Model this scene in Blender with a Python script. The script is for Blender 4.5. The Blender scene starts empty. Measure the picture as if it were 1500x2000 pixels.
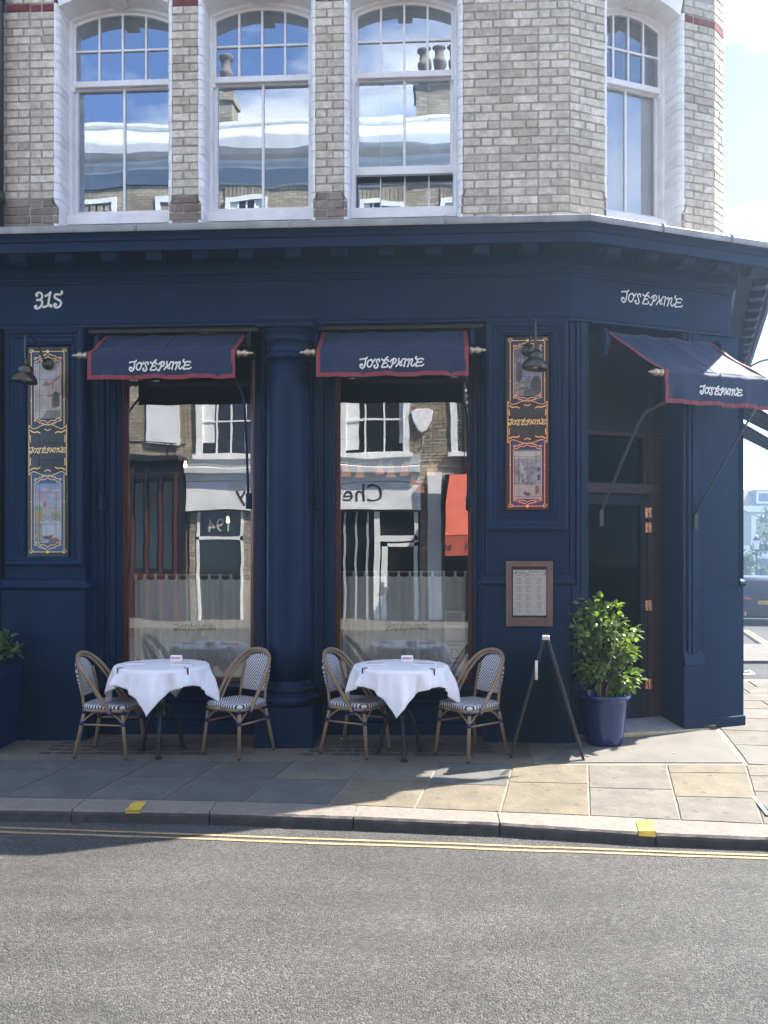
import bpy, bmesh, math, random
import numpy as np
from mathutils import Vector, Matrix, Euler, noise as mnoise
R = random.Random(7)
rad = math.radians
scene = bpy.context.scene
C = scene.collection

# ------------------------------------------------------------------ camera
YAW = rad(3.37); CAMZ = 1.65; CAMY = -7.82; F = 1700.0; HOR = 1080.0
cd = bpy.data.cameras.new("camera"); cam = bpy.data.objects.new("camera", cd); C.objects.link(cam)
cam.location = (0, CAMY, CAMZ); cam.rotation_euler = (rad(90), 0, YAW)
cd.sensor_fit = 'VERTICAL'; cd.sensor_height = 36; cd.lens = 30.6; cd.shift_y = 0.04
cd.clip_start = 0.05; cd.clip_end = 1500
scene.camera = cam

# ------------------------------------------------------------------ sky, sun, exposure
SUN_AZ = rad(30); SUN_EL = rad(47.5)      # azimuth from +X towards +Y (behind the facade, to the right)
sd = Vector((math.cos(SUN_AZ)*math.cos(SUN_EL), math.sin(SUN_AZ)*math.cos(SUN_EL), math.sin(SUN_EL)))
sl = bpy.data.lights.new("sun", 'SUN'); sl.energy = 4.2; sl.angle = rad(0.5); sl.color = (1.0, 0.93, 0.82)
so = bpy.data.objects.new("sun", sl); C.objects.link(so); so.rotation_euler = (-sd).to_track_quat('-Z', 'Y').to_euler()
W = bpy.data.worlds.new("World"); scene.world = W; W.use_nodes = True
nt = W.node_tree; nt.nodes.clear()
def wn(t, **k):
    n = nt.nodes.new(t)
    for a, b in k.items(): setattr(n, a, b)
    return n
out = wn('ShaderNodeOutputWorld'); bg = wn('ShaderNodeBackground'); bg.inputs[1].default_value = 0.15
sky = wn('ShaderNodeTexSky', sky_type='NISHITA', sun_disc=False, sun_elevation=SUN_EL, sun_rotation=math.pi/2 - SUN_AZ, air_density=0.38, dust_density=0.0, ozone_density=1.6)
tc = wn('ShaderNodeTexCoord'); mp = wn('ShaderNodeMapping'); mp.inputs['Scale'].default_value = (1.0, 1.0, 2.6)
nz = wn('ShaderNodeTexNoise'); nz.inputs['Scale'].default_value = 3.1; nz.inputs['Detail'].default_value = 9; nz.inputs['Roughness'].default_value = 0.56
mp.inputs['Location'].default_value = (1.9, 8.3, 0.5)
cr = wn('ShaderNodeValToRGB'); cr.color_ramp.elements[0].position = 0.49; cr.color_ramp.elements[1].position = 0.64
nz2 = wn('ShaderNodeTexNoise'); nz2.inputs['Scale'].default_value = 7; nz2.inputs['Detail'].default_value = 6
cr2 = wn('ShaderNodeValToRGB'); cr2.color_ramp.elements[0].color = (2.0, 2.1, 2.3, 1); cr2.color_ramp.elements[1].color = (4.2, 4.2, 4.2, 1)
mixs = wn('ShaderNodeMixRGB')
L = nt.links.new
L(tc.outputs['Generated'], mp.inputs[0]); L(mp.outputs[0], nz.inputs[0]); L(nz.outputs[0], cr.inputs[0])
L(mp.outputs[0], nz2.inputs[0]); L(nz2.outputs[0], cr2.inputs[0])
L(cr.outputs[0], mixs.inputs[0]); L(sky.outputs[0], mixs.inputs[1]); L(cr2.outputs[0], mixs.inputs[2])
L(mixs.outputs[0], bg.inputs[0]); L(bg.outputs[0], out.inputs[0])
vs = scene.view_settings
vs.view_transform = 'Standard'; vs.look = 'None'; vs.gamma = 1; vs.exposure = 2.4
try: vs.use_curve_mapping = False
except Exception: pass
scene.cycles.use_denoising = True
scene.cycles.max_bounces = 8; scene.cycles.transparent_max_bounces = 24; scene.cycles.glossy_bounces = 4
scene.cycles.caustics_reflective = False; scene.cycles.caustics_refractive = False
scene.cycles.sample_clamp_indirect = 6

# ------------------------------------------------------------------ places: a pixel of the photograph to a point on a real plane
cy_, sy_ = math.cos(YAW), math.sin(YAW)
def ray(px, py):
    u = (px-750)/F; v = (HOR-py)/F
    return Vector((cy_*u - sy_, sy_*u + cy_, v))
CAM = Vector((0, CAMY, CAMZ))
def at(px, py, Y):
    d = ray(px, py); t = (Y-CAMY)/d.y
    return CAM + d*t
def X(px, Y): return at(px, 1000, Y).x
def Z(px, py, Y): return at(px, py, Y).z
YF = -0.12                       # face of the timber shopfront; the brickwork above stands at y = 0
CA = rad(23.5); CT = Vector((math.cos(CA), math.sin(CA))); CN = Vector((-CT.y, CT.x))   # canted corner: along it and inwards
BX, BY = 1.18, YF
CH = Matrix.Translation((BX, BY, 0)) @ Matrix.Rotation(CA, 4, 'Z')
UX, UY = 1.19, 0.0
UH = Matrix.Translation((UX, UY, 0)) @ Matrix.Rotation(CA, 4, 'Z')
def on_cant(px, py, w=0.0, o=(BX, BY)):
    d = ray(px, py); p0 = Vector(o) + CN*w
    t = ((p0.x*CN.x + p0.y*CN.y) - (CAM.x*CN.x + CAM.y*CN.y))/(d.x*CN.x + d.y*CN.y)
    p = CAM + d*t
    return ((p.x-o[0])*CT.x + (p.y-o[1])*CT.y, p.z)
SA = rad(74); ST = Vector((math.cos(SA), math.sin(SA)))
CC = Vector((BX, BY)) + CT*2.0
def gz(x, y):
    z = 0.009*(min(max(x, -8), 5)-1.2) + 0.03*min(0.0, y+0.12)
    if y > 1.2: z -= 0.025*(y-1.2)
    return z
def ground(px, py, dz=0.0):
    d = ray(px, py); t = 6.0
    for _ in range(30):
        p = CAM + d*t
        t = (gz(p.x, p.y)+dz-CAMZ)/d.z
    return CAM + d*t
ROADZ = -0.155
def road_z(x): return ROADZ + 0.009*(min(max(x, -8), 5))
def on_road(px, py):
    d = ray(px, py); t = 5.0
    for _ in range(20):
        p = CAM + d*t; t = (road_z(p.x)-CAMZ)/d.z
    return CAM + d*t

# ------------------------------------------------------------------ mesh builder
class MB:
    def __init__(s): s.v = []; s.f = []; s.m = []; s.s = []
    def add(s, vs_, fs, mi=0, sm=False):
        o = len(s.v); s.v += [tuple(v) for v in vs_]
        for f in fs: s.f.append(tuple(i+o for i in f)); s.m.append(mi); s.s.append(sm)
        return s
    def box(s, x0, x1, y0, y1, z0, z1, mi=0):
        return s.add([(x0,y0,z0),(x1,y0,z0),(x1,y1,z0),(x0,y1,z0),(x0,y0,z1),(x1,y0,z1),(x1,y1,z1),(x0,y1,z1)],
            [(3,2,1,0),(4,5,6,7),(0,1,5,4),(1,2,6,5),(2,3,7,6),(3,0,4,7)], mi)
    def loft(s, rings, closed=True, caps=True, mi=0, sm=False):
        n = len(rings[0]); o = len(s.v); fs = []
        for k in range(len(rings)-1):
            for i in range(n if closed else n-1):
                j = (i+1) % n
                fs.append((k*n+i, k*n+j, (k+1)*n+j, (k+1)*n+i))
        s.add([p for r in rings for p in r], fs, mi, sm)
        if caps:
            k = (len(rings)-1)*n
            for f in (tuple(range(n))[::-1], tuple(k+i for i in range(n))):
                s.f.append(tuple(i+o for i in f)); s.m.append(mi); s.s.append(False)
        return s
    def tube(s, pts, r, n=8, mi=0, caps=True):
        P = [Vector(p) for p in pts]; rs = r if isinstance(r, (list, tuple)) else [r]*len(P)
        rings = []; up = None
        for i, p in enumerate(P):
            t = (P[min(i+1, len(P)-1)] - P[max(i-1, 0)]).normalized()
            if up is None:
                up = Vector((0,0,1)) if abs(t.z) < .9 else Vector((1,0,0))
            a = (up - t*up.dot(t))
            if a.length < 1e-5: a = t.orthogonal()
            a.normalize(); b = t.cross(a); up = a
            rings.append([p + (a*math.cos(2*math.pi*k/n) + b*math.sin(2*math.pi*k/n))*rs[i] for k in range(n)])
        return s.loft(rings, True, caps, mi, True)
    def lathe(s, prof, n=24, c=(0,0,0), mi=0, sm=True, caps=True, M=None):
        rings = [[Vector((c[0]+r*math.cos(2*math.pi*k/n), c[1]+r*math.sin(2*math.pi*k/n), c[2]+z)) for k in range(n)] for r, z in prof]
        if M is not None: rings = [[M @ p for p in r] for r in rings]
        return s.loft(rings, True, caps, mi, sm)
    def prism(s, poly, y0, y1, mi=0):           # polygon in x,z pushed along y
        return s.loft([[(x, y0, z) for x, z in poly], [(x, y1, z) for x, z in poly]], True, True, mi)
    def slab(s, poly, z0, z1, mi=0):            # polygon in x,y pushed along z
        return s.loft([[(x, y, z0) for x, y in poly], [(x, y, z1) for x, y in poly]], True, True, mi)
    def rects(s, rs, mi=0, caps=False):         # stepped rectangles (x0,x1,z0,z1,y)
        return s.loft([[(a,y,c),(b,y,c),(b,y,d),(a,y,d)] for a,b,c,d,y in rs], True, caps, mi)
    def sweep(s, path, prof, mi=0, caps=True, sm=False):  # profile (out,z) along a plan path, mitred; out is to the right of travel
        P = [Vector(p) for p in path]; offs = []
        for i, p in enumerate(P):
            ns = []
            if i > 0: t = (p-P[i-1]).normalized(); ns.append(Vector((t.y, -t.x)))
            if i < len(P)-1: t = (P[i+1]-p).normalized(); ns.append(Vector((t.y, -t.x)))
            o = ns[0] if len(ns) == 1 else (ns[0]+ns[1])/(1+ns[0].dot(ns[1]))
            offs.append(o)
        rings = [[(p.x+o.x*a, p.y+o.y*a, z) for a, z in prof] for p, o in zip(P, offs)]
        return s.loft(rings, True, caps, mi, sm)
    def xf(s, M):
        s.v = [tuple(M @ Vector(v)) for v in s.v]; return s
    def mesh(s, name, mats, recalc=True):
        me = bpy.data.meshes.new(name); me.from_pydata(s.v, [], s.f); 
        for m in (mats if isinstance(mats, (list, tuple)) else [mats]): me.materials.append(m)
        me.polygons.foreach_set('material_index', s.m); me.polygons.foreach_set('use_smooth', s.s)
        if recalc:
            bm = bmesh.new(); bm.from_mesh(me); bmesh.ops.recalc_face_normals(bm, faces=bm.faces); bm.to_mesh(me); bm.free()
        me.update(); return me

def link(name, data, parent=None, M=None):
    o = bpy.data.objects.new(name, data); C.objects.link(o)
    if parent is not None: o.parent = parent
    if M is not None: o.matrix_local = M
    return o
def obj(name, mb, mats, parent=None, M=None, bevel=0, seg=1, recalc=True):
    o = link(name, mb.mesh(name, mats, recalc), parent, M)
    if bevel:
        b = o.modifiers.new('bevel', 'BEVEL'); b.width = bevel; b.segments = seg; b.limit_method = 'ANGLE'; b.angle_limit = rad(35); b.use_clamp_overlap = True
    return o
def tag(o, label=None, cat=None, group=None, kind=None):
    if label: o['label'] = label
    if cat: o['category'] = cat
    if group: o['group'] = group
    if kind: o['kind'] = kind
    return o
def thing(name, label, cat, loc=(0,0,0), rz=0, group=None):
    o = bpy.data.objects.new(name, None); C.objects.link(o); o.location = loc; o.rotation_euler = (0,0,rz); o.empty_display_size = .1
    return tag(o, label, cat, group)
def copy_tree(o, loc=None, rz=None, label=None, parent=None):
    c = o.copy(); C.objects.link(c); c.parent = parent
    if loc is not None: c.location = loc
    if rz is not None: c.rotation_euler = (0,0,rz)
    if label: c['label'] = label
    for ch in list(o.children): copy_tree(ch, parent=c)
    return c
def stem_part(name, parent, M=None):
    o = bpy.data.objects.new(name, None); C.objects.link(o); o.parent = parent; o.empty_display_size = .05
    if M is not None: o.matrix_local = M
    return o

def smooth(pts, k=6):                             # Catmull-Rom through 2-D or 3-D points
    P = [Vector(p) for p in pts]
    if len(P) < 3: return P
    o = []
    for i in range(len(P)-1):
        a = P[max(i-1,0)]; b = P[i]; c = P[i+1]; d = P[min(i+2,len(P)-1)]
        for j in range(k):
            t = j/k
            o.append(.5*((2*b) + (c-a)*t + (2*a-5*b+4*c-d)*t*t + (3*b-a-3*c+d)*t**3))
    o.append(P[-1]); return o
def ribbon(mb, pts, w, y, M=None, ends=True, k=5, mi=0):   # a brush stroke in x,z lying at depth y
    P = smooth(pts, k); n = len(P); vsn = []
    for i, p in enumerate(P):
        t = (P[min(i+1,n-1)]-P[max(i-1,0)])
        if t.length < 1e-9: t = Vector((1,0))
        t.normalize(); nn = Vector((-t.y, t.x))*w*.5
        vsn += [(p.x+nn.x, y, p.y+nn.y), (p.x-nn.x, y, p.y-nn.y)]
    mb.add(vsn, [(2*i,2*i+1,2*i+3,2*i+2) for i in range(n-1)], mi)
    if ends:
        for p in (P[0], P[-1]):
            rr = w*(.62 if ends is True else ends)
            mb.add([(p.x+rr*math.cos(a*math.pi/4), y-.0004, p.y+rr*math.sin(a*math.pi/4)) for a in range(8)], [tuple(range(8))], mi)
JO = [[(110,165),(150,155),(225,150),(247,128)], [(220,150),(212,220),(195,300),(155,343),(112,315),(112,272),(145,262),(158,288)],
 [(330,170),(275,195),(250,260),(265,310),(305,315),(345,265),(360,200),(330,170)], [(330,172),(355,210),(385,195),(405,165)],
 [(495,205),(490,165),(455,170),(435,205),(455,255),(465,305),(435,340),(395,330),(385,297),(405,290)],
 [(620,155),(662,123)], [(545,165),(570,185),(660,178),(672,202)], [(600,185),(570,260),(540,322),(600,325),(650,318),(662,285)], [(585,247),(610,243),(637,240)],
 [(775,190),(745,290),(715,340),(695,320)], [(718,212),(745,180),(800,155),(835,190),(800,245),(765,258)],
 [(885,160),(890,230),(915,298),(948,285)], [(970,165),(920,230),(870,262),(832,312)], [(880,248),(935,240)],
 [(1000,165),(1025,170),(1005,240),(990,312)],
 [(1055,190),(1080,168),(1097,188),(1085,250),(1062,316)], [(1095,205),(1150,163),(1155,200),(1130,270),(1160,310),(1202,270)],
 [(1235,125),(1218,152),(1250,175),(1340,160),(1372,178)], [(1270,172),(1245,240),(1225,312),(1300,305),(1345,306),(1378,282)], [(1258,232),(1300,236),(1340,228)]]
N315 = [[(372,370),(345,345),(380,290),(450,275),(530,330),(535,430),(470,500),(380,510)], [(470,500),(540,560),(530,650),(470,740),(380,780),(310,750),(310,712),(345,700)],
 [(660,380),(740,340),(812,280)], [(805,290),(770,450),(735,690)], [(590,735),(660,722),(740,685),(835,680),(832,720)],
 [(1180,262),(1190,300),(1120,345),(980,340),(950,440),(1080,520),(1150,580),(1140,680),(1060,750),(970,750),(930,680),(960,640),(990,662)]]
def write(strokes, box, cx, cz, width, sw, y=0.0, mb=None):
    x0, x1, y0, y1 = box; s_ = width/(x1-x0); mb = mb or MB()
    for i, st in enumerate(strokes):
        ribbon(mb, [(cx+(x-(x0+x1)/2)*s_, cz-(yy-(y0+y1)/2)*s_) for x, yy in st], sw, y-.0002*(i % 3))
    return mb
JBOX = (100,1390,120,350); NBOX = (290,1210,240,790)
def text_mesh(txt, size, ext=0.0, align='CENTER'):
    cu = bpy.data.curves.new('txt', 'FONT'); cu.body = txt; cu.size = size; cu.extrude = ext; cu.align_x = align; cu.resolution_u = 3
    o = bpy.data.objects.new('txt', cu); C.objects.link(o)
    dg = bpy.context.evaluated_depsgraph_get(); me = bpy.data.meshes.new_from_object(o.evaluated_get(dg))
    bpy.data.objects.remove(o); bpy.data.curves.remove(cu); me.materials.clear(); return me
def text(name, txt, size, mat, parent, M, ext=0.0, align='CENTER'):
    me = text_mesh(txt, size, ext, align); me.materials.append(mat); return link(name, me, parent, M)

# ------------------------------------------------------------------ materials
def newmat(name):
    m = bpy.data.materials.new(name); m.use_nodes = True; n = m.node_tree; n.nodes.clear()
    o = n.nodes.new('ShaderNodeOutputMaterial'); return m, n, o
def mat(name, col, rough=.5, metal=0, var=.12, vs_=6.0, bump=.0, bs=60.0, spec=.5, coat=0, stain=0.0, stain_col=None, stain_s=1.3, sheen=0, objrand=0.0, gum=0.0, detail=4, stretch=(1,1,1), rvar=0.1, speck=0.0, speck_s=220.0, speck_col=None, trans=0):
    m, n, o = newmat(name); N = n.nodes.new; Lk = n.links.new
    b = N('ShaderNodeBsdfPrincipled'); Lk(b.outputs[0], o.inputs[0])
    b.inputs['Roughness'].default_value = rough; b.inputs['Metallic'].default_value = metal
    b.inputs['Specular IOR Level'].default_value = spec; b.inputs['Coat Weight'].default_value = coat
    if sheen: b.inputs['Sheen Weight'].default_value = sheen
    if trans: b.inputs['Transmission Weight'].default_value = trans
    tc = N('ShaderNodeTexCoord'); mp = N('ShaderNodeMapping'); mp.inputs['Scale'].default_value = stretch; Lk(tc.outputs['Object'], mp.inputs[0])
    oi = N('ShaderNodeObjectInfo'); va = N('ShaderNodeVectorMath'); va.operation = 'MULTIPLY_ADD'
    va.inputs[1].default_value = (37.1, 17.3, 29.7)
    cmb = N('ShaderNodeCombineXYZ'); 
    for i in range(3): Lk(oi.outputs['Random'], cmb.inputs[i])
    Lk(cmb.outputs[0], va.inputs[0]); Lk(mp.outputs[0], va.inputs[2]); co = va.outputs[0]
    nz = N('ShaderNodeTexNoise'); nz.inputs['Scale'].default_value = vs_; nz.inputs['Detail'].default_value = detail; Lk(co, nz.inputs[0])
    mr = N('ShaderNodeMapRange'); mr.inputs[1].default_value = .25; mr.inputs[2].default_value = .75; mr.inputs[3].default_value = 1-var; mr.inputs[4].default_value = 1+var; Lk(nz.outputs[0], mr.inputs[0])
    val = mr.outputs[0]
    if objrand:
        m2 = N('ShaderNodeMapRange'); m2.inputs[3].default_value = 1-objrand; m2.inputs[4].default_value = 1+objrand; Lk(oi.outputs['Random'], m2.inputs[0])
        mm = N('ShaderNodeMath'); mm.operation = 'MULTIPLY'; Lk(val, mm.inputs[0]); Lk(m2.outputs[0], mm.inputs[1]); val = mm.outputs[0]
    mul = N('ShaderNodeVectorMath'); mul.operation = 'SCALE'; mul.inputs[0].default_value = col; Lk(val, mul.inputs['Scale']); c = mul.outputs[0]
    if stain:
        n2 = N('ShaderNodeTexNoise'); n2.inputs['Scale'].default_value = stain_s; n2.inputs['Detail'].default_value = 7; n2.inputs['Roughness'].default_value = .65; Lk(co, n2.inputs[0])
        r2 = N('ShaderNodeMapRange'); r2.inputs[1].default_value = .48; r2.inputs[2].default_value = .7; r2.inputs[4].default_value = stain; Lk(n2.outputs[0], r2.inputs[0])
        mx = N('ShaderNodeMixRGB'); mx.inputs[2].default_value = (*(stain_col or (.05,.045,.04)), 1); Lk(r2.outputs[0], mx.inputs[0]); Lk(c, mx.inputs[1]); c = mx.outputs[0]
    if speck:
        v = N('ShaderNodeTexVoronoi'); v.inputs['Scale'].default_value = speck_s; Lk(co, v.inputs[0])
        sp = N('ShaderNodeSeparateColor'); Lk(v.outputs['Color'], sp.inputs[0])
        mr3 = N('ShaderNodeMapRange'); mr3.inputs[1].default_value = .55; mr3.inputs[2].default_value = 1.0; mr3.inputs[4].default_value = speck; Lk(sp.outputs[0], mr3.inputs[0])
        mx = N('ShaderNodeMixRGB'); mx.inputs[2].default_value = (*(speck_col or (.5,.48,.44)), 1); Lk(mr3.outputs[0], mx.inputs[0]); Lk(c, mx.inputs[1]); c = mx.outputs[0]
    if gum:
        v = N('ShaderNodeTexVoronoi'); v.voronoi_dimensions = '2D'; v.inputs['Scale'].default_value = 3.4; v.inputs['Randomness'].default_value = 1; Lk(co, v.inputs[0])
        n7 = N('ShaderNodeTexNoise'); n7.inputs['Scale'].default_value = 40; Lk(co, n7.inputs[0]); sb = N('ShaderNodeMath'); sb.operation = 'MULTIPLY_ADD'; sb.inputs[1].default_value = .05; Lk(n7.outputs[0], sb.inputs[0]); Lk(v.outputs['Distance'], sb.inputs[2])
        r7 = N('ShaderNodeMapRange'); r7.inputs[1].default_value = .10; r7.inputs[2].default_value = .085; r7.inputs[4].default_value = gum; Lk(sb.outputs[0], r7.inputs[0])
        mx = N('ShaderNodeMixRGB'); mx.inputs[2].default_value = (.055,.052,.05,1); Lk(r7.outputs[0], mx.inputs[0]); Lk(c, mx.inputs[1]); c = mx.outputs[0]
    Lk(c, b.inputs['Base Color'])
    if rvar:
        m4 = N('ShaderNodeMapRange'); m4.inputs[3].default_value = max(.02, rough-rvar); m4.inputs[4].default_value = min(1, rough+rvar); Lk(nz.outputs[0], m4.inputs[0]); Lk(m4.outputs[0], b.inputs['Roughness'])
    if bump:
        n5 = N('ShaderNodeTexNoise'); n5.inputs['Scale'].default_value = bs; n5.inputs['Detail'].default_value = 5; Lk(co, n5.inputs[0])
        bp = N('ShaderNodeBump'); bp.inputs['Strength'].default_value = bump; bp.inputs['Distance'].default_value = .006; Lk(n5.outputs[0], bp.inputs['Height']); Lk(bp.outputs[0], b.inputs['Normal'])
    return m
def emis(name, col, s):
    m, n, o = newmat(name); e = n.nodes.new('ShaderNodeEmission'); e.inputs[0].default_value = (*col, 1); e.inputs[1].default_value = s
    n.links.new(e.outputs[0], o.inputs[0]); return m
def glass(name, refl=.35, tint=(.86,.92,.9), wav=.0, ws=1.5, rough=0.0, ior=1.4, gl=(.96,.98,1)):
    m, n, o = newmat(name); N = n.nodes.new; Lk = n.links.new
    t = N('ShaderNodeBsdfTransparent'); t.inputs[0].default_value = (*tint, 1)
    g = N('ShaderNodeBsdfGlossy'); g.inputs['Roughness'].default_value = rough; g.inputs[0].default_value = (*gl,1)
    lw = N('ShaderNodeFresnel'); lw.inputs[0].default_value = ior
    mr = N('ShaderNodeMapRange'); mr.inputs[3].default_value = refl; mr.inputs[4].default_value = 1.0; Lk(lw.outputs[0], mr.inputs[0])
    mx = N('ShaderNodeMixShader'); Lk(mr.outputs[0], mx.inputs[0]); Lk(t.outputs[0], mx.inputs[1]); Lk(g.outputs[0], mx.inputs[2]); Lk(mx.outputs[0], o.inputs[0])
    if wav:
        tc = N('ShaderNodeTexCoord'); mp = N('ShaderNodeMapping'); mp.inputs['Scale'].default_value = (1,1,2.2)
        oi = N('ShaderNodeObjectInfo'); Lk(oi.outputs['Random'], mp.inputs['Location'])
        Lk(tc.outputs['Object'], mp.inputs[0]); nz = N('ShaderNodeTexNoise'); nz.inputs['Scale'].default_value = ws; nz.inputs['Detail'].default_value = 1.5; Lk(mp.outputs[0], nz.inputs[0])
        bp = N('ShaderNodeBump'); bp.inputs['Strength'].default_value = 1; bp.inputs['Distance'].default_value = wav; Lk(nz.outputs[0], bp.inputs['Height'])
        Lk(bp.outputs[0], g.inputs['Normal'])
    return m

M_navy = mat('navy_paint', (.0024,.0180,.050), .5, var=.2, vs_=2.5, bump=.10, bs=38, spec=.13, rvar=.08, stain=.4, stain_col=(.009,.027,.056), stain_s=3.2, stretch=(1,1,.45))
M_navy2 = mat('navy_gloss_paint', (.0024,.0175,.049), .45, spec=.16, var=.2, vs_=5, bump=.08, bs=50)
M_white = mat('white_gloss_paint', (.84,.82,.80), .4, var=.06, vs_=7, bump=.08, bs=45, stain=.25, stain_col=(.5,.46,.43), stain_s=5)
M_jamb = mat('white_painted_brick', (.86,.83,.79), .6, var=.08, vs_=9, bump=.3, bs=60, stain=.3, stain_col=(.55,.50,.46), stain_s=5, objrand=.05)
M_lead = mat('lead_flashing', (.30,.30,.29), .55, metal=.15, var=.25, vs_=5, bump=.25, bs=22, stain=.6, stain_col=(.14,.14,.13), stain_s=4)
M_mortar = mat('mortar', (.35,.30,.255), .95, var=.25, vs_=14, bump=.6, bs=120)
def brick_mat(name, cols):
    m, n, o = newmat(name); N = n.nodes.new; Lk = n.links.new
    b = N('ShaderNodeBsdfPrincipled'); b.inputs['Roughness'].default_value = .93; b.inputs['Specular IOR Level'].default_value = .2; Lk(b.outputs[0], o.inputs[0])
    oi = N('ShaderNodeObjectInfo'); ge = N('ShaderNodeNewGeometry'); ad = N('ShaderNodeMath'); ad.operation = 'ADD'
    Lk(oi.outputs['Random'], ad.inputs[0]); Lk(ge.outputs['Random Per Island'], ad.inputs[1]); fr = N('ShaderNodeMath'); fr.operation = 'FRACT'; Lk(ad.outputs[0], fr.inputs[0])
    rp = N('ShaderNodeValToRGB'); rp.color_ramp.interpolation = 'LINEAR'
    while len(rp.color_ramp.elements) < len(cols): rp.color_ramp.elements.new(.5)
    for i, c in enumerate(cols): rp.color_ramp.elements[i].position = i/(len(cols)-1); rp.color_ramp.elements[i].color = (*c, 1)
    Lk(fr.outputs[0], rp.inputs[0])
    nz = N('ShaderNodeTexNoise'); nz.inputs['Scale'].default_value = 16; nz.inputs['Detail'].default_value = 8; nz.inputs['Roughness'].default_value = .68
    tc = N('ShaderNodeTexCoord'); cmb = N('ShaderNodeVectorMath'); cmb.operation = 'ADD'; sc = N('ShaderNodeVectorMath'); sc.operation = 'SCALE'; sc.inputs[0].default_value = (91,53,71); Lk(oi.outputs['Random'], sc.inputs['Scale'])
    Lk(tc.outputs['Object'], cmb.inputs[0]); Lk(sc.outputs[0], cmb.inputs[1]); Lk(cmb.outputs[0], nz.inputs[0])
    mr = N('ShaderNodeMapRange'); mr.inputs[1].default_value = .3; mr.inputs[2].default_value = .72; mr.inputs[3].default_value = 1.22; mr.inputs[4].default_value = .62; Lk(nz.outputs[0], mr.inputs[0])
    mu = N('ShaderNodeVectorMath'); mu.operation = 'SCALE'; 
    wp = N('ShaderNodeMapping'); wp.inputs['Scale'].default_value = (1.4,1.4,.45); Lk(ge.outputs['Position'], wp.inputs[0]); n3 = N('ShaderNodeTexNoise'); n3.inputs['Scale'].default_value = 1.7; n3.inputs['Detail'].default_value = 7; n3.inputs['Roughness'].default_value = .62; Lk(wp.outputs[0], n3.inputs[0])
    m3 = N('ShaderNodeMapRange'); m3.inputs[1].default_value = .35; m3.inputs[2].default_value = .68; m3.inputs[3].default_value = 1.1; m3.inputs[4].default_value = .80; Lk(n3.outputs[0], m3.inputs[0])
    mm = N('ShaderNodeMath'); mm.operation = 'MULTIPLY'; Lk(mr.outputs[0], mm.inputs[0]); Lk(m3.outputs[0], mm.inputs[1])
    Lk(rp.outputs[0], mu.inputs[0]); Lk(mm.outputs[0], mu.inputs['Scale']); Lk(mu.outputs[0], b.inputs['Base Color'])
    n2 = N('ShaderNodeTexNoise'); n2.inputs['Scale'].default_value = 75; n2.inputs['Detail'].default_value = 6; Lk(cmb.outputs[0], n2.inputs[0])
    bp = N('ShaderNodeBump'); bp.inputs['Strength'].default_value = .7; bp.inputs['Distance'].default_value = .006; Lk(n2.outputs[0], bp.inputs['Height']); Lk(bp.outputs[0], b.inputs['Normal'])
    return m
M_brick = brick_mat('stock_brick', [(.70,.62,.485),(.63,.555,.43),(.73,.655,.53),(.57,.495,.38),(.68,.60,.475),(.48,.405,.31),(.65,.575,.45)])
M_brickd = brick_mat('brown_plinth_brick', [(.30,.235,.18),(.24,.185,.145),(.35,.285,.225)])
M_brickr = brick_mat('red_brick', [(.22,.05,.045),(.15,.035,.035),(.27,.075,.06)])
M_shopglass = glass('shop_window_glass', .27, (.93,.97,.95), wav=.0012, ws=1.1)
M_sashglass = glass('old_sash_glass', .46, (.72,.8,.82), wav=.0019, ws=1.0, gl=(.76,.85,.95))
M_sashglass2 = glass('pale_sash_glass', .2, (.85,.9,.92), wav=.0015, ws=1.0)
M_timber = mat('varnished_mahogany', (.075,.022,.012), .3, var=.35, vs_=9, stretch=(9,9,.6), bump=.1, bs=30, coat=.3)
M_gold = mat('gilding', (.75,.46,.17), .32, metal=.75, var=.2, vs_=30)
M_bronze = mat('aged_bronze', (.085,.072,.055), .38, metal=.8, var=.35, vs_=18, bump=.15, bs=60, stain=.5, stain_col=(.05,.055,.05), stain_s=9)
M_bronzef = mat('bronze_frame', (.15,.105,.078), .45, metal=.5, var=.2, vs_=9, bump=.15, bs=80)
M_brass = mat('brass', (.46,.38,.25), .35, metal=.85, var=.2, vs_=20)
M_hinge = mat('polished_brass_hinge', (.80,.40,.20), .28, metal=.8, var=.15, vs_=30)
M_letter = mat('cream_sign_paint', (.78,.76,.68), .55, var=.06, vs_=30)
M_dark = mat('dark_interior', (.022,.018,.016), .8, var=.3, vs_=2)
M_ceil = mat('dim_ceiling', (.10,.09,.08), .8, var=.15, vs_=2)
M_black = mat('black_paint', (.014,.014,.016), .4, var=.2, vs_=12, bump=.1, bs=60)
M_canvas = mat('navy_canvas', (.0075,.021,.060), .75, var=.13, vs_=5, bump=.25, bs=260, sheen=.06, stain=.12, stain_col=(.03,.04,.09), stain_s=3)
M_seam = mat('canvas_seam', (.016,.034,.085), .8)
M_trim = mat('red_webbing_trim', (.24,.038,.048), .75, var=.12, vs_=14, bump=.2, bs=220)
M_linen = mat('white_tablecloth_linen', (.86,.845,.85), .85, var=.025, vs_=5, bump=.18, bs=420, sheen=.2)
M_napkin = mat('white_napkin', (.88,.86,.86), .8, var=.03, vs_=9, bump=.15, bs=300)
M_clip = mat('maroon_clip', (.05,.012,.025), .4, var=.1)
M_cane = mat('brown_cane_tube', (.25,.170,.095), .48, var=.2, vs_=14, stretch=(1,1,.3), bump=.1, bs=60)
M_bind = mat('blue_binding', (.014,.018,.12), .55, var=.2, vs_=60, bump=.4, bs=150)
M_iron = mat('black_cast_iron', (.013,.013,.015), .45, metal=.3, var=.25, vs_=20, bump=.25, bs=70)
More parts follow.
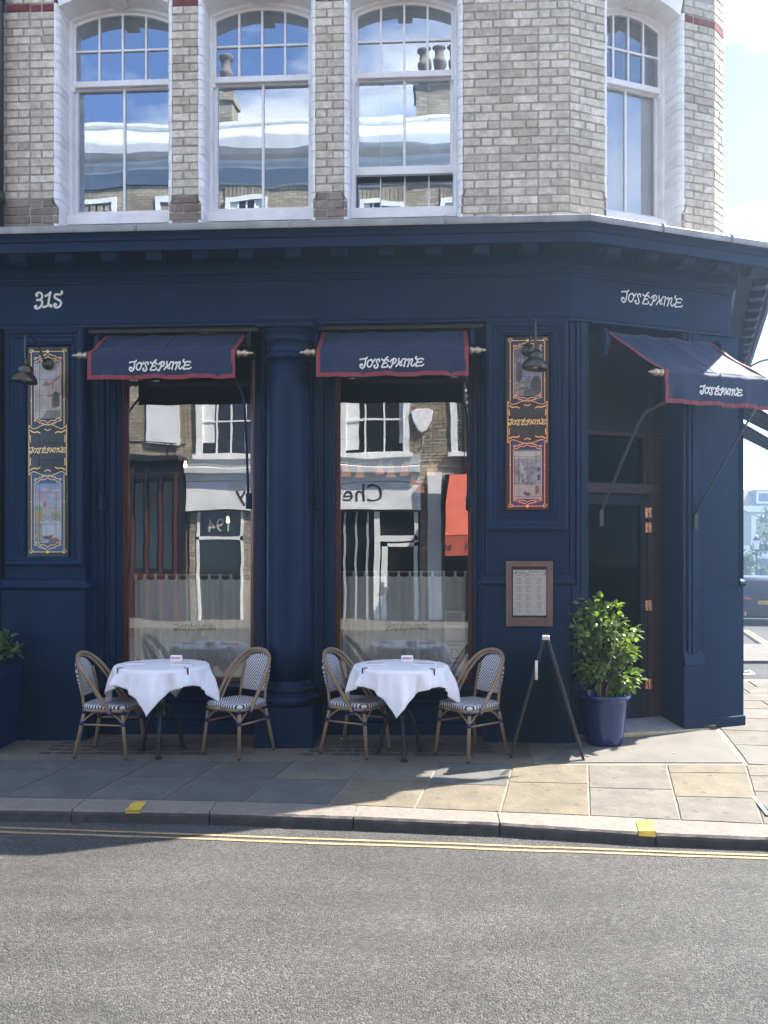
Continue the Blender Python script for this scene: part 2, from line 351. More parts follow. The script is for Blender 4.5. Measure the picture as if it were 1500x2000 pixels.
M_pot = mat('cobalt_glaze', (.004,.021,.105), .2, var=.15, vs_=5, bump=.05, bs=12, coat=.25, rvar=.05)
M_soil = mat('dark_soil', (.03,.022,.015), .95, var=.4, vs_=40, bump=1, bs=60)
M_bark = mat('shrub_bark', (.21,.17,.13), .85, var=.3, vs_=30, bump=.6, bs=80)
# ------------------------------------------------------------------ ground
def asphalt_mat():
    m, n, o = newmat('worn_asphalt'); N = n.nodes.new; Lk = n.links.new
    b = N('ShaderNodeBsdfPrincipled'); b.inputs['Roughness'].default_value = .82; b.inputs['Specular IOR Level'].default_value = .35; Lk(b.outputs[0], o.inputs[0])
    tc = N('ShaderNodeTexCoord'); co = tc.outputs['Object']
    v = N('ShaderNodeTexVoronoi'); v.inputs['Scale'].default_value = 105; Lk(co, v.inputs[0])
    sp = N('ShaderNodeSeparateColor'); Lk(v.outputs['Color'], sp.inputs[0])
    rp = N('ShaderNodeValToRGB'); E = rp.color_ramp.elements; E[0].color = (.041,.041,.041,1); E[1].color = (.142,.137,.129,1)
    e = E.new(.45); e.color = (.070,.0685,.066,1); e = E.new(.8); e.color = (.095,.0925,.0885,1); Lk(sp.outputs[0], rp.inputs[0])
    dk = N('ShaderNodeMapRange'); dk.inputs[1].default_value = .0; dk.inputs[2].default_value = .65; dk.inputs[3].default_value = 1.06; dk.inputs[4].default_value = .78; Lk(v.outputs['Distance'], dk.inputs[0])
    n1 = N('ShaderNodeTexNoise'); n1.inputs['Scale'].default_value = .9; n1.inputs['Detail'].default_value = 7; n1.inputs['Roughness'].default_value = .6; Lk(co, n1.inputs[0])
    mr = N('ShaderNodeMapRange'); mr.inputs[1].default_value = .3; mr.inputs[2].default_value = .7; mr.inputs[3].default_value = .76; mr.inputs[4].default_value = 1.14; Lk(n1.outputs[0], mr.inputs[0])
    mp = N('ShaderNodeMapping'); mp.inputs['Scale'].default_value = (.35,2.4,1); Lk(co, mp.inputs[0])
    n3 = N('ShaderNodeTexNoise'); n3.inputs['Scale'].default_value = 1.6; n3.inputs['Detail'].default_value = 4; Lk(mp.outputs[0], n3.inputs[0])
    mr3 = N('ShaderNodeMapRange'); mr3.inputs[1].default_value = .35; mr3.inputs[2].default_value = .7; mr3.inputs[3].default_value = .84; mr3.inputs[4].default_value = 1.1; Lk(n3.outputs[0], mr3.inputs[0])
    m1 = N('ShaderNodeMath'); m1.operation = 'MULTIPLY'; Lk(dk.outputs[0], m1.inputs[0]); Lk(mr.outputs[0], m1.inputs[1])
    m2 = N('ShaderNodeMath'); m2.operation = 'MULTIPLY'; Lk(m1.outputs[0], m2.inputs[0]); Lk(mr3.outputs[0], m2.inputs[1])
    sc = N('ShaderNodeVectorMath'); sc.operation = 'SCALE'; Lk(rp.outputs[0], sc.inputs[0]); Lk(m2.outputs[0], sc.inputs['Scale'])
    v2 = N('ShaderNodeTexNoise'); v2.inputs['Scale'].default_value = 5.5; v2.inputs['Detail'].default_value = 2; Lk(co, v2.inputs[0])
    r2 = N('ShaderNodeMapRange'); r2.inputs[1].default_value = .735; r2.inputs[2].default_value = .75; r2.inputs[4].default_value = .75; Lk(v2.outputs[0], r2.inputs[0])
    mx = N('ShaderNodeMixRGB'); mx.inputs[2].default_value = (.03,.03,.032,1); Lk(r2.outputs[0], mx.inputs[0]); Lk(sc.outputs[0], mx.inputs[1]); Lk(mx.outputs[0], b.inputs['Base Color'])
    bp = N('ShaderNodeBump'); bp.inputs['Strength'].default_value = 1.0; bp.inputs['Distance'].default_value = .0065; bp.invert = True; Lk(v.outputs['Distance'], bp.inputs['Height']); Lk(bp.outputs[0], b.inputs['Normal'])
    return m
M_road = asphalt_mat()
M_york = [mat('york_stone_%s' % k, c, .85, var=.28, vs_=5.5, bump=.8, bs=38, stain=.9, stain_col=sc_, stain_s=4.2, objrand=.07, gum=.7, detail=8, speck=.6, speck_s=140, speck_col=(.075,.07,.062)) for k, c, sc_ in
          (('buff', (.145,.120,.081), (.10,.081,.058)), ('grey', (.132,.119,.096), (.089,.08,.067)), ('tan', (.140,.122,.093), (.095,.081,.06)), ('blue', (.094,.092,.088), (.063,.062,.058)))]
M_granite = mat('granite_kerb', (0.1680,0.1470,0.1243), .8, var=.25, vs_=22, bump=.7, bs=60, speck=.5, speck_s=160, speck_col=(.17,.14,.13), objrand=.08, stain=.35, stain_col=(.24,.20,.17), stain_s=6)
M_kface = mat('shaded_grimy_kerb_face', (0.0462,0.0437,0.0403), .9, var=.35, vs_=12, bump=.7, bs=60, stain=.5, stain_col=(.10,.09,.08), stain_s=9, objrand=.1)  # grime plus the shade of the unlit road side, put into the base colour
M_grout = mat('pale_pavement_mortar', (0.2100,0.1890,0.1554), .95, var=.2, vs_=15, bump=.6, bs=90, stain=.4, stain_col=(.3,.24,.2), stain_s=4)
M_gran = mat('brown_granolithic', (0.1218,0.0991,0.0756), .9, var=.2, vs_=5, bump=.6, bs=110, speck=.7, speck_s=190, speck_col=(.31,.26,.20), stain=.45, stain_col=(.10,.088,.075), stain_s=2.6)
M_conc = mat('pale_concrete', (0.1386,0.1302,0.1134), .9, var=.15, vs_=3, bump=.4, bs=70, stain=.6, stain_col=(.09,.083,.073), stain_s=2.6, detail=8)
M_plight = mat('dark_pavement_light', (.055,.06,.068), .5, var=.3, vs_=20, bump=.3, bs=80)
M_yel = mat('yellow_line_paint', (0.3360,0.2394,0.1260), .8, var=.25, vs_=9, bump=.6, bs=150, stain=.95, stain_col=(.15,.125,.09), stain_s=14, speck=.5, speck_s=120, speck_col=(.25,.18,.09))
M_yelk = mat('yellow_kerb_paint', (.52,.36,.035), .8, var=.25, vs_=14, bump=.5, bs=120, stain=.75, stain_col=(.22,.18,.11), stain_s=12)
M_wht = mat('white_road_paint', (.62,.61,.58), .8, var=.15, vs_=12, stain=.4, stain_col=(.35,.34,.32), stain_s=8)
M_earth = mat('dark_joint', (.06,.05,.045), .95, var=.3, vs_=30)

# kerb line, from the photograph's ground points
ktop_px = [(-260,1577),(0,1579),(400,1585),(690,1596),(975,1608),(1280,1628),(1500,1636.5),(1800,1655),(2400,1692)]
kback_px = [(-260,1555),(0,1557),(478,1566),(690,1573),(977,1586),(1152,1593),(1330,1602),(1500,1610),(1800,1630),(2400,1664)]
KT = [ground(*p) for p in ktop_px]; KB = [ground(*p) for p in kback_px]
def lerp_line(pts, x):
    for a, b in zip(pts, pts[1:]):
        if a.x <= x <= b.x or b is pts[-1] or (a is pts[0] and x < a.x):
            t = (x-a.x)/(b.x-a.x); return a.y + (b.y-a.y)*t
xl, xr = -9.0, 9.0
def ky(x): return lerp_line(KT, min(max(x, KT[0].x), KT[-1].x))
def kby(x): return lerp_line(KB, min(max(x, KB[0].x), KB[-1].x))

# road: one sheet reaching the far distance (main road, side street and the land beyond)
road = MB(); nx = [-110,-60,-20,-8,-5,-3,-1,1,3,5,8,20,60,110]; ny = [-60,-25,-14,-9,-6,-4,-2.6,-1.0,1.2,4,10,20,40,80,130]
def rz(x, y):
    z = road_z(x)
    if y > 1.2: z -= .025*(min(y, 90)-1.2)
    return z
road.add([(x,y,rz(x,y)) for y in ny for x in nx], [(j*len(nx)+i, j*len(nx)+i+1, (j+1)*len(nx)+i+1, (j+1)*len(nx)+i) for j in range(len(ny)-1) for i in range(len(nx)-1)])
road_o = obj('road', road, M_road, recalc=False); tag(road_o, 'worn grey asphalt road in front of the kerb', 'road', kind='structure')
for py0, py1 in (((1615.5,1641,1669.5),(1618.5,1644.5,1673)), ((1624,1647,1676.5),(1627.5,1651,1680))):
    mb = MB(); n = 60; a = []; b_ = []
    def yl(pys, x):
        p = [on_road(px, py) for px, py in zip((0,750,1500), pys)]; return p[0].y + (p[2].y-p[0].y)*(x-p[0].x)/(p[2].x-p[0].x)
    for i in range(n+1):
        x = -7 + 13*i/n; j = R.uniform(-.004,.004)
        a.append((x, yl(py0, x)+j, road_z(x)+.004)); b_.append((x, yl(py1, x)+j+R.uniform(-.004,.004), road_z(x)+.004))
    mb.add(a+b_, [(i, i+1, n+2+i, n+1+i) for i in range(n)])
    o = obj('yellow_line', mb, M_yel, road_o, recalc=False)

# pavement bed, flags, kerb stones
pave = MB()
bed = [(x, ky(x)+.012) for x in np.linspace(-9, KT[-1].x, 24)]
far = [(KT[-1].x+1.0, ky(9)+.6), (6.2,4.6), (6.6,6.4), (CC.x+ST.x*6, CC.y+ST.y*6), (CC.x, CC.y), (BX+.5,BY+.3), (-9,.4)]
def sheet(mb, poly, dz, mi=0):
    bm = bmesh.new(); vv = [bm.verts.new((x,y,0)) for x, y in poly]; f = bm.faces.new(vv); bmesh.ops.triangulate(bm, faces=[f]); bm.verts.index_update()
    mb.add([(v.co.x, v.co.y, gz(v.co.x, v.co.y)+dz) for v in bm.verts], [tuple(v.index for v in t.verts) for t in bm.faces], mi); bm.free()
for i in range(60):                                   # bed in strips so that it follows the falls
    x0 = -9 + i*.27; x1 = x0+.27
    for (ya, yb) in ((lambda x: ky(x)+.03, lambda x: -.12), (lambda x: -.12, lambda x: .9 if x < 3 else 1.2),):
        pave.add([(x0,ya(x0),gz(x0,ya(x0))-.006),(x1,ya(x1),gz(x1,ya(x1))-.006),(x1,yb(x1),gz(x1,yb(x1))-.006),(x0,yb(x0),gz(x0,yb(x0))-.006)], [(0,1,2,3)])
pave.add([(3.0,1.2,gz(3,1.2)-.006),(7.2,1.2,gz(7,1.2)-.006),(7.2,4.2,gz(7,4.2)-.006),(3.6,4.2,gz(3.6,4.2)-.006)], [(0,1,2,3)])
pave_o = obj('pavement', pave, M_grout, recalc=False); tag(pave_o, 'stone flag pavement with pale mortar joints between kerb and shopfront', 'pavement', kind='structure')

def flag(poly, mats, gap=.006, h=0.0, name='paving_slab', jit=.004):
    c = sum((Vector(p) for p in poly), Vector((0,0)))/len(poly); pts = []
    n = len(poly)
    for i, p in enumerate(poly):                       # edges broken into short uneven runs
        q = poly[(i+1) % n]; p = Vector(p); q = Vector(q); k = max(2, int((q-p).length/.13))
        for j in range(k):
            r = p + (q-p)*(j/k); d = (c-r).normalized(); r = r + d*(gap*1.15 + R.uniform(0, jit)); pts.append(r)
    tx, ty = R.uniform(-.002,.002), R.uniform(-.002,.002)
    top = [(r.x, r.y, gz(r.x,r.y)+h+tx*(r.x-c.x)+ty*(r.y-c.y)) for r in pts]
    ins = [(x+(c.x-x)*.012, y+(c.y-y)*.012, z+.002) for x, y, z in top]
    bot = [(x, y, z-.03) for x, y, z in top]
    mb = MB(); mb.loft([bot, top, ins], True, True)
    return obj(name, mb, R.choice(mats) if isinstance(mats, list) else mats, pave_o)
joints = [((12-150,1483.5),(-178-150,1553)),((12,1484),(-160,1555)),((160,1484),(5,1556)),((299,1486),(164,1558)),((435,1486),(317,1564)),((575,1487),(477,1567)),((715,1488),(641,1572)),((858,1490),(809,1580)),((1002,1492),(977,1586)),((1148,1494),(1152,1593)),((1302,1494),(1330,1602)),((1456,1494),(1492,1610)),((1610,1494),(1650,1618)),((1760,1494),(1810,1630)),((1915,1495),(1972,1640)),((2070,1496),(2135,1650)),((2225,1497),(2298,1658)),((2340,1498),(2400,1664))]
cuts = [(.45,),(.3,),(.28,),(.46,),(.5,),(.47,),(.46,),(.5,),(.42,),(.5,),(.17,.62),(.22,.5),(.4,),(.5,),(.35,),(.5,),(.45,),(.3,)]
pal = [[3,1],[3],[3,1],[3,1],[3],[1,3],[3,1],[0,3],[0,1],[1,2],[1,0],[1,2],[1,3],[1,2],[1,0],[1,2],[1,0],[1,2]]
for k in range(len(joints)-1):
    a0, a1 = [ground(*p).to_2d() for p in joints[k]]; b0, b1 = [ground(*p).to_2d() for p in joints[k+1]]
    a1.y = kby(a1.x)+.004; b1.y = kby(b1.x)+.004
    fr = [0, *cuts[k], 1]
    for i in range(len(fr)-1):
        f0, f1 = fr[i], fr[i+1]; e = R.uniform(-.012,.012) if i else 0
        ms = [M_york[q] for q in pal[k]]
        if k in (6,7,8) and i == len(fr)-2: ms = [M_york[0]]
        flag([a0.lerp(a1, f0), b0.lerp(b1, f0), b0.lerp(b1, f1), a0.lerp(a1, f1)], ms)
# kerb stones
kj = [-260,140,409,690,976,1281,1560,1850,2130,2400]
kxs = [ground(px, np.interp(px, [p[0] for p in ktop_px], [p[1] for p in ktop_px])).x for px in kj]; kxs[0] = -9
for i in range(len(kxs)-1):
    xa, xb = kxs[i]+.005, kxs[i+1]-.005; n = 14; mb = MB(); rings = []
    for j in range(n+1):
        x = xa + (xb-xa)*j/n; yf = ky(x)+R.uniform(-.004,.004); yb = kby(x)-.004; w = (kby(x)-ky(x)); zt = gz(x, ky(x))
        rings.append([(x, yf-.006, zt-.2), (x, yf-.005, zt-.03), (x, yf+R.uniform(0,.004), zt-.014), (x, yf+.014, zt+R.uniform(-.001,.003)), (x, yb, gz(x,yb)+R.uniform(0,.002)), (x, yb, zt-.2)])
    mb.loft(rings, True, True)
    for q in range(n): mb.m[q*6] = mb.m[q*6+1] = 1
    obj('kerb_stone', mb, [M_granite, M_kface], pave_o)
for p4 in (((262,1567),(288,1567),(273,1584),(244,1584)), ((1243,1604),(1275,1604),(1279,1625.5),(1247,1625))):
    pts = [ground(*p) for p in p4]; mb = MB()
    mb.add([(p.x, p.y, gz(p.x,p.y)+.0062) for p in pts], [(0,1,2,3)]); x0, x1 = pts[3].x, pts[2].x
    mb.add([(x0, ky(x0)+.008, gz(x0,ky(x0))+.006), (x1, ky(x1)+.008, gz(x1,ky(x1))+.006), (x1, ky(x1)-.008, gz(x1,ky(x1))-.018), (x0, ky(x0)-.008, gz(x0,ky(x0))-.018)], [(0,1,2,3)])
    obj('yellow_kerb_mark', mb, M_yelk, pave_o, recalc=False)

# granolithic strip against the shopfront with its grids of pavement lights
gx = [ground(px, 1485+px*.0068).x for px in (-120, 1046)]
def gy(x): p = ground(0,1484); q = ground(1300,1493.5); return p.y + (q.y-p.y)*(x-p.x)/(q.x-p.x)
mb = MB(); n = 20; fr_ = []; bk = []
for i in range(n+1):
    x = -6.5 + (gx[1]+6.5)*i/n; fr_.append((x, gy(x)+.012, gz(x, gy(x)))); bk.append((x, .4, gz(x, -.12)))
mid = [(x, -.12, gz(x,-.12)) for x, y, z in fr_]
mb.add(fr_+mid+bk, [(i,i+1,n+2+i,n+1+i) for i in range(n)]+[(n+1+i,n+2+i,2*n+3+i,2*n+2+i) for i in range(n)])
mb.add(fr_+[(x,y,z-.03) for x,y,z in fr_], [(i,i+1,n+2+i,n+1+i) for i in range(n)])
fore = obj('granolithic_strip', mb, M_gran, pave_o, recalc=False)
for pxa, pxb, nc in ((92,425,11),(596,962,12)):
    xa, xb = ground(pxa,1462).x, ground(pxb,1462).x; step = (xb-xa)/nc
    pb = MB(); pb.slab([(0,0),(step*.74,0),(step*.74,.062),(0,.062)], 0, .003); pme = pb.mesh('pavement_light', M_plight)
    for r in range(5):
        for c_ in range(nc):
            if (r == 4 and c_ in (0,1)) or R.random() < .04: continue
            x = xa + step*(c_ + (.28 if r % 2 else 0)) + R.uniform(-.008,.008); y = -.62 + r*.118
            link('pavement_light', pme, fore, Matrix.Translation((x, y, gz(x,y)+.0015)) )
# the big pale slab by the door and the flags round the corner
poly = [ground(1050,1492).to_2d(), ground(1172,1456).to_2d(), ground(1240,1437).to_2d(), ground(1398,1416).to_2d(), ground(1452,1490).to_2d()]
poly = [ground(1050,1490), ground(1120,1452), ground(1225,1436), ground(1395,1420), ground(1453,1490)]
flag([p.to_2d() for p in poly], M_conc, h=.001, jit=.006)
tl = [p.to_2d() for p in (ground(1398,1419), ground(1456,1490))]
dv = ST.copy(); o0 = Vector((3.02,.62)); acr = Vector((ST.y,-ST.x))
edge0 = ground(1398,1417).to_2d(); edge1 = ground(1456,1492).to_2d(); dE = (edge0-edge1).normalized(); dA = Vector((dE.y,-dE.x))
for r in range(9):
    s0 = r*.62 + (0 if r else 0); s1 = s0+.62
    for c_ in range(4):
        w0 = .012 + c_*.72 + (.2 if r % 2 and c_ else 0); w1 = .012 + (c_+1)*.72 + (.2 if r % 2 else 0)
        pp = [edge1+dE*s0+dA*w0, edge1+dE*s0+dA*w1, edge1+dE*s1+dA*w1, edge1+dE*s1+dA*w0]
        if min(p.y for p in pp) < -1.2 or max(p.x for p in pp) > 7.2 or max(p.y for p in pp) > 4.1: continue
        flag(pp, [M_york[1],M_york[2],M_conc], gap=.009, jit=.006)
# manhole cover at the right edge
mc = thing('manhole_cover', 'recessed metal manhole cover with pale frame in the flags at the kerb corner', 'manhole cover', tuple(ground(1497,1578)+Vector((.26,0,0))), rad(-8))
mb = MB(); mb.rects([(-.30,.30,-.22,.22,.004),(-.30,.30,-.22,.22,.009),(-.275,.275,-.195,.195,.009),(-.275,.275,-.195,.195,.001)]); mb.xf(Matrix(((1,0,0,0),(0,0,1,0),(0,1,0,0),(0,0,0,1))))
obj('frame', mb, mat('galvanised_steel', (.5,.5,.5), .4, metal=.6, var=.2), mc)
mb = MB(); mb.box(-.262,.262,-.182,.182,.001,.006); obj('cover_plate', mb, M_conc, mc)

# ------------------------------------------------------------------ the building
bld = thing('corner_restaurant_building', 'corner restaurant with navy timber shopfront under pale stock brick upper floor', 'building')
# upper brickwork: piers and openings
zc0 = 4.44                                   # top of the lead on the cornice
bw = stem_part('brick_wall', bld)
D_FR = .22                                    # depth of the sash frames behind the brick face
def ux(px, w=0.0): return on_cant(px, 300, w, (UX, UY))[0]
piers = [(-6.5, X(105,0), 'S'), (X(336,0), X(387,0), 'S'), (X(616,0), X(672,0), 'S'), (X(904,0), UX, 'S')]
U2 = ux(1395); U3w = .24
W4a, W4b = ux(1181), ux(1337)
Zs1 = Z(120,16,0)+.02; RISE = .11
core = MB()
TOP = 9.6; ZB = 4.2
def core_face(mb, u0, u1, z0, z1): mb.box(u0, u1, .0085, .5, z0, z1)
for a, b, _ in piers: core_face(core, a+.004, b-.004, ZB, Zs1+.4)
core_face(core, -6.5, UX+.0, Zs1+.42, TOP)
c2 = MB(); core_face(c2, .0, W4a-.004, ZB, Zs1+.4); core_face(c2, W4b+.004, U2, ZB, Zs1+.4); core_face(c2, 0, U2, Zs1+.42, TOP); c2.xf(UH)
core.add(c2.v, c2.f)
F3 = UH @ Matrix.Translation((U2,0,0)) @ Matrix.Rotation(rad(50)-CA, 4, 'Z')
c3 = MB(); core_face(c3, .004, U3w, ZB, TOP); c3.xf(F3); core.add(c3.v, c3.f)
F4 = F3 @ Matrix.Translation((U3w,0,0)) @ Matrix.Rotation(SA-rad(50), 4, 'Z')
c4 = MB(); core_face(c4, .004, 7.0, ZB, TOP); c4.xf(F4); core.add(c4.v, c4.f)
core.box(-6.5, 4.5, 7.2, 7.5, ZB, TOP); core.box(-6.6,-6.5,.2,7.5,ZB,TOP)
obj('mortar_core', core, M_mortar, bw)
roof = MB(); roof.slab([(-6.5,.3),(1.2,.3),(2.7,1.0),(4.6,7.6),(-6.5,7.6)], TOP, TOP+.1); obj('roof', roof, M_lead, bld)

PITCH = .0752; BH = .0652; JT = .0095
brick_meshes = {}
def brick_mesh(l):
    key = round(l/.004)*.004
    if key not in brick_meshes:
        vs_l = []
        for v in range(3):
            e = .005; h = BH/2; q = key/2
            def jt(a=.0022): return R.uniform(-a, a)
            front = [(-q+e+jt(), -.0+jt(.0012), -h+e+jt()), (q-e+jt(), jt(.0012), -h+e+jt()), (q-e+jt(), jt(.0012), h-e+jt()), (-q+e+jt(), jt(.0012), h-e+jt())]
            if key > .15:
                front.insert(3, (R.uniform(-.04,.04), jt(.001), h-e+jt(.0018))); front.insert(1, (R.uniform(-.04,.04), jt(.001), -h+e+jt(.0018)))
            midr = [(x*1.0+(e if x > 0 else -e)*(1 if abs(x) > .05 else 0), .006, z+(e if z > 0 else -e)*.95) for x, y, z in front]
            back = [(x, .045, z) for x, y, z in midr]
            mb = MB(); mb.loft([back, midr, front], True, False); n = len(front)
            mb.f.append(tuple(range(2*n, 3*n))); mb.m.append(0); mb.s.append(False)
            vs_l.append(mb.mesh('brick', M_brick))
        brick_meshes[key] = vs_l
    return R.choice(brick_meshes[key])
ZR0 = zc0 + .02
bricks = []                                   # (seen size, mesh, matrix, material)
ZRED = round((Z(60,25,0)-ZR0)/PITCH)
def lay(Mf, u0, u1, z0, z1, phase=0, foot=False):
    r = 0
    while True:
        zc = ZR0 + r*PITCH + PITCH/2
        if zc > z1: break
        if zc > z0:
            pos = u0; k = (r + phase) % 2
            seq = k
            first = True
            while pos < u1 - .02:
                l = .215 if seq % 2 == 0 else .1025
                if first and k == 1: l = .1025
                if first and k == 0 and R.random() < .25: l = .155
                first = False
                if u1 - (pos+l+JT) < .06: l = u1 - pos - (0 if u1-pos < .26 else JT+.1)
                l = min(l, u1-pos)
                m_ = M_brickd if (r < 6 and foot) else (M_brickr if r == ZRED else None)
                yoff = R.uniform(-.003, .003)
                bricks.append((l, l, Mf @ Matrix.Translation((pos+l/2, yoff, zc+R.uniform(-.002,.002))) @ Matrix.Rotation(rad(R.uniform(-.5,.5)), 4, 'Y'), m_))
                pos += l + JT; seq += 1
        r += 1
I4 = Matrix.Identity(4)
ztop_b = 6.86
for i, (a, b, _) in enumerate(piers): lay(I4, max(a, -4.4), b, zc0-.05, Zs1+.1 if i in (1,2) else ztop_b, i, i < 3)
lay(UH, .004, W4a, zc0-.05, ztop_b, 1); lay(UH, W4b, U2, zc0-.05, ztop_b, 0); lay(F3, .006, U3w-.004, zc0-.05, ztop_b+.3, 1)
order = sorted(range(len(bricks)), key=lambda i: -bricks[i][0] + R.random()*.02)
rest = MB(); restd = MB(); n_obj = 0
sep = set(order[:296])
for i, (s_, l, Mx, m_) in enumerate(bricks):
    me = brick_mesh(l - .001)
    if i in sep:
        o = link('brick', me, bw, Mx)
        if m_ is not None:
            o.material_slots[0].link = 'OBJECT'; o.material_slots[0].material = m_
    else:
        t = rest; vv = [Mx @ v.co for v in me.vertices]
        t.add(vv, [tuple(p.vertices) for p in me.polygons], 0 if m_ is None else (1 if m_ is M_brickd else 2))
o = obj('bricks', rest, [M_brick, M_brickd, M_brickr], bw, recalc=False); tag(o, kind='stuff')
# stop-chamfered plinth bricks at the feet of the piers
def plinth(Mf, a, b, name='plinth_brick'):
    for r in range(3):
        z0 = ZR0 + (r+3)*PITCH; w = .055 if r < 2 else .03
        mb = MB()
        if r < 2: mb.box(a, b, -.004, .2, z0+.003, z0+PITCH-.005)
        else: mb.prism([(a, z0+.003), (b, z0+.003), (b - (.05 if a < b else -.05), z0+PITCH), (a, z0+PITCH)], -.004, .2)
        obj(name, mb, M_brickd, bw, Mf, bevel=.004)
JW = .048
for (a, b, s_) in ((X(105,0), X(105,0)+JW*.8, 1), (X(336,0), X(336,0)-JW*.55, 1), (X(387,0), X(387,0)+JW*.55, 1), (X(616,0), X(616,0)-JW*.4, 1), (X(672,0), X(672,0)+JW*.6, 1), (X(904,0), X(904,0)-JW*.3, 1)):
    plinth(I4, a, b)
plinth(UH, W4b, W4b-JW*.6); plinth(UH, W4a, W4a+JW*.4)

# white painted bull-nosed jamb bricks, one per course
def jamb_brick(w):
    mb = MB(); prof = [(0,.0),(w*.45,.0),(w*.8,.018),(w,.05),(w,.30),(0,.30)]
    rg = []
    for z, sh in ((-PITCH/2+.0008, .003), (-PITCH/2+.004, 0), (PITCH/2-.004, 0), (PITCH/2-.0008, .003)):
        rg.append([(x-(sh if x > w*.3 else 0), y+(sh if y < .2 else 0), z) for x, y in prof])
    mb.loft(rg, True, True); return mb.mesh('jamb_brick', M_jamb)
jm = jamb_brick(JW)
def jamb(Mf, u, sgn, z0, z1):
    r = 0
    while True:
        zc = ZR0 + r*PITCH + PITCH/2
        if zc > z1: break
        if zc > z0:
            j = R.uniform(-.003,.003)
            Mx = Mf @ Matrix.Translation((u + (R.uniform(-.002,.002)), .001+j, zc)) @ Matrix.Scale(sgn, 4, (1,0,0))
            link('jamb_brick', jm, bw, Mx)
        r += 1
wins = [(I4, X(105,0), X(336,0)), (I4, X(387,0), X(616,0)), (I4, X(672,0), X(904,0)), (UH, W4a, W4b)]
for Mf, a, b in wins:
    jamb(Mf, a, 1, zc0-.05, Zs1); jamb(Mf, b, -1, zc0-.05, Zs1)
# segmental arches over the openings, with a keystone
def arc(a, b, zs, rise, n=14):
    w = (b-a)/2; Rr = (w*w + rise*rise)/(2*rise); c = (a+b)/2; zc = zs + rise - Rr; t0 = math.asin(w/Rr)
    return [(c + Rr*math.sin(-t0 + 2*t0*i/n), zc + Rr*math.cos(-t0 + 2*t0*i/n)) for i in range(n+1)]
for Mf, a, b in wins:
    ia, ib = a+JW, b-JW
    lo = arc(ia, ib, Zs1, RISE); hi = arc(a-.0, b+.0, Zs1+.24, RISE)
    mb = MB(); k = len(lo)
    prof = [[(x, 0.0, z) for x, z in lo], [(x, 0.0, z) for x, z in hi], [(x, .30, z) for x, z in hi], [(x, .30, z) for x, z in lo]]
    rings = [[prof[q][i] for q in range(4)] for i in range(k)]
    mb.loft(rings, True, True); obj('window_arch', mb, M_jamb, bw, Mf)
    mb = MB(); mb.box(a-.001, b+.001, .004, .3, Zs1+.30, Zs1+.43); obj('lintel_core', mb, M_mortar, bw, Mf)
    c = (a+b)/2; mb = MB(); mb.prism([(c-.07,Zs1+RISE-.035),(c+.07,Zs1+RISE-.035),(c+.09,Zs1+.36),(c-.09,Zs1+.36)], -.035, .2); obj('keystone', mb, M_jamb, bw, Mf, bevel=.006)

